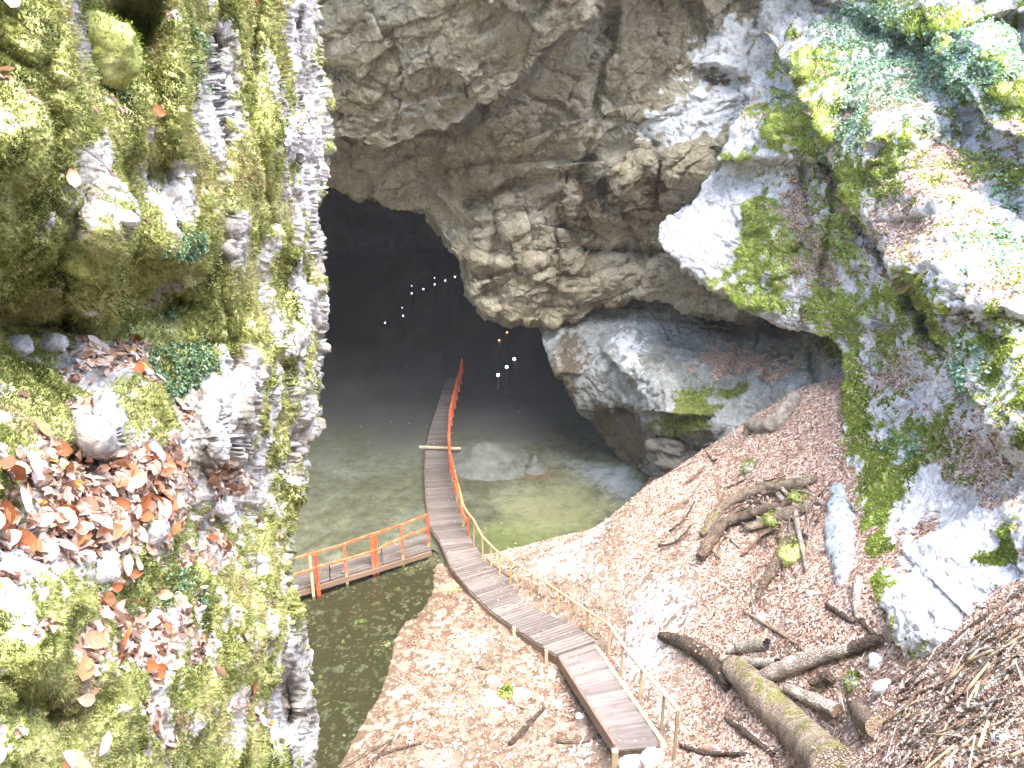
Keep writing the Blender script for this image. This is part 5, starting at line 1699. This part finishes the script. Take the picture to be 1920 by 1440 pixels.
P = np.concatenate([m[0] for m in MOSSY]); N = np.concatenate([m[1] for m in MOSSY]); dm = np.concatenate([np.full(len(m[0]), m[2]) for m in MOSSY])
ok = N[:, 2] > -.3
P, N, dm = P[ok], N[ok], dm[ok]
blades('moss', P, N, np.clip(.0035 * dm, .008, .06) * rng.uniform(.6, 1.4, len(P)), np.clip(.4 + .25 * rng.normal(size=len(P)), 0, .85), M['moss2'], 'green moss coating the mossy stones', .5)
# leaves caught on the logs
PL, NL = [], []
for o in list(bpy.data.objects):
    if o.get('category') in ('log', 'branch', 'driftwood') and o.type == 'MESH' and o.dimensions.length > .5 or o.get('category') == 'log':
        vv = np.array([v.co[:] for v in o.data.vertices]) + np.array(o.location)
        nn_ = np.array([v.normal[:] for v in o.data.vertices])
        up_ = np.where(nn_[:, 2] > .45)[0]
        if len(up_) < 4: continue
        kk = rng.choice(up_, max(6, int(len(up_) * (.9 if 'half buried' in o['label'] else .22))))
        PL.append(vv[kk] + rng.normal(size=(len(kk), 3)) * .02); NL.append(nn_[kk])
PL, NL = np.concatenate(PL), np.concatenate(NL)
litter_mesh('leaf_litter', PL, NL, rng.uniform(.05, .1, len(PL)), np.clip(rng.normal(.36, .2, len(PL)), 0, .9), M['litter'], 'fallen leaves caught on top of the logs')

# ---------------------------------------------------------------- lamps deep in the cave
def lamp(px, py, r, mat, label, grp, d=50.0):
    p = unproj(px, py, d)
    th_e = empty('cave_lamp', tuple(p), label, 'lamp', grp)
    me = stone_mesh('bulb', (r, r, r), 2, mat, 7, 10, ang=0)
    b = bpy.data.objects.new('bulb', me)
    link(b, parent=th_e)
    box_between('post', p + [0, .04 + r, -1.3], p + [0, .04 + r, .05], .03, .03, M['metal'], th_e)


ORD = ['lowest', 'second lowest', 'third', 'fourth', 'fifth', 'sixth', 'second highest', 'highest']
for q, w_ in zip([(722, 605), (756, 592), (772, 550), (794, 542), (815, 533), (835, 526), (853, 519), (868, 512)], ORD):
    lamp(q[0], q[1], .04, M['lamp_dim'], w_ + ' faint white lamp of the row rising rightwards deep in the cave', 'rising row of faint cave lamps')
for q, w_ in zip([(815, 521), (772, 536), (754, 577)], ['rightmost', 'middle', 'leftmost']):
    lamp(q[0], q[1], .022, M['lamp_dim'], w_ + ' of three tiny points of light above the rising lamp row', 'tiny lights above the lamp row')
lamp(723, 642, .06, M['lamp_white'], 'single bright white lamp below left end of lamp row', None)
for q, lb in (((934, 703), 'lowest of three bright white lamps'), ((950, 688), 'middle of three bright white lamps'), ((964, 673), 'highest of three bright white lamps')):
    lamp(q[0], q[1], .065, M['lamp_white'], lb + ' at right of the dark cave', 'three bright white cave lamps', 43)
for q, lb in (((936, 638), 'pinkish lowest lamp of the orange row'), ((951, 623), 'orange middle lamp of the orange row'), ((965, 609), 'orange top lamp of the row under roof lip')):
    lamp(q[0], q[1], .05, M['lamp_red'], lb, 'orange row of cave lamps', 44)
print('tris', sum(len(m.polygons) for m in bpy.data.meshes))

# ---------------------------------------------------------------- added haze that lifts the dark tones like a lens veil
hz = NT('cold_mist')
pv = hz.n('ShaderNodeVolumePrincipled')
pv.inputs['Color'].default_value = (0.92, 0.95, 1.0, 1)
pv.inputs['Density'].default_value = 0.0004
hz.l(pv.outputs[0], hz.out.inputs['Volume'])
x0, x1, y0, y1, z0_, z1_ = -64, 64, -18, 124, -7, 58
hv = [(x, y, z) for z in (z0_, z1_) for y in (y0, y1) for x in (x0, x1)]
me = bpy.data.meshes.new('haze')
me.from_pydata(hv, [], [(0, 2, 3, 1), (4, 5, 7, 6), (0, 1, 5, 4), (2, 6, 7, 3), (0, 4, 6, 2), (1, 3, 7, 5)])
me.materials.append(hz.m)
link(bpy.data.objects.new('haze', me), label='thin cold mist filling the shaft and cave mouth', kind='stuff')
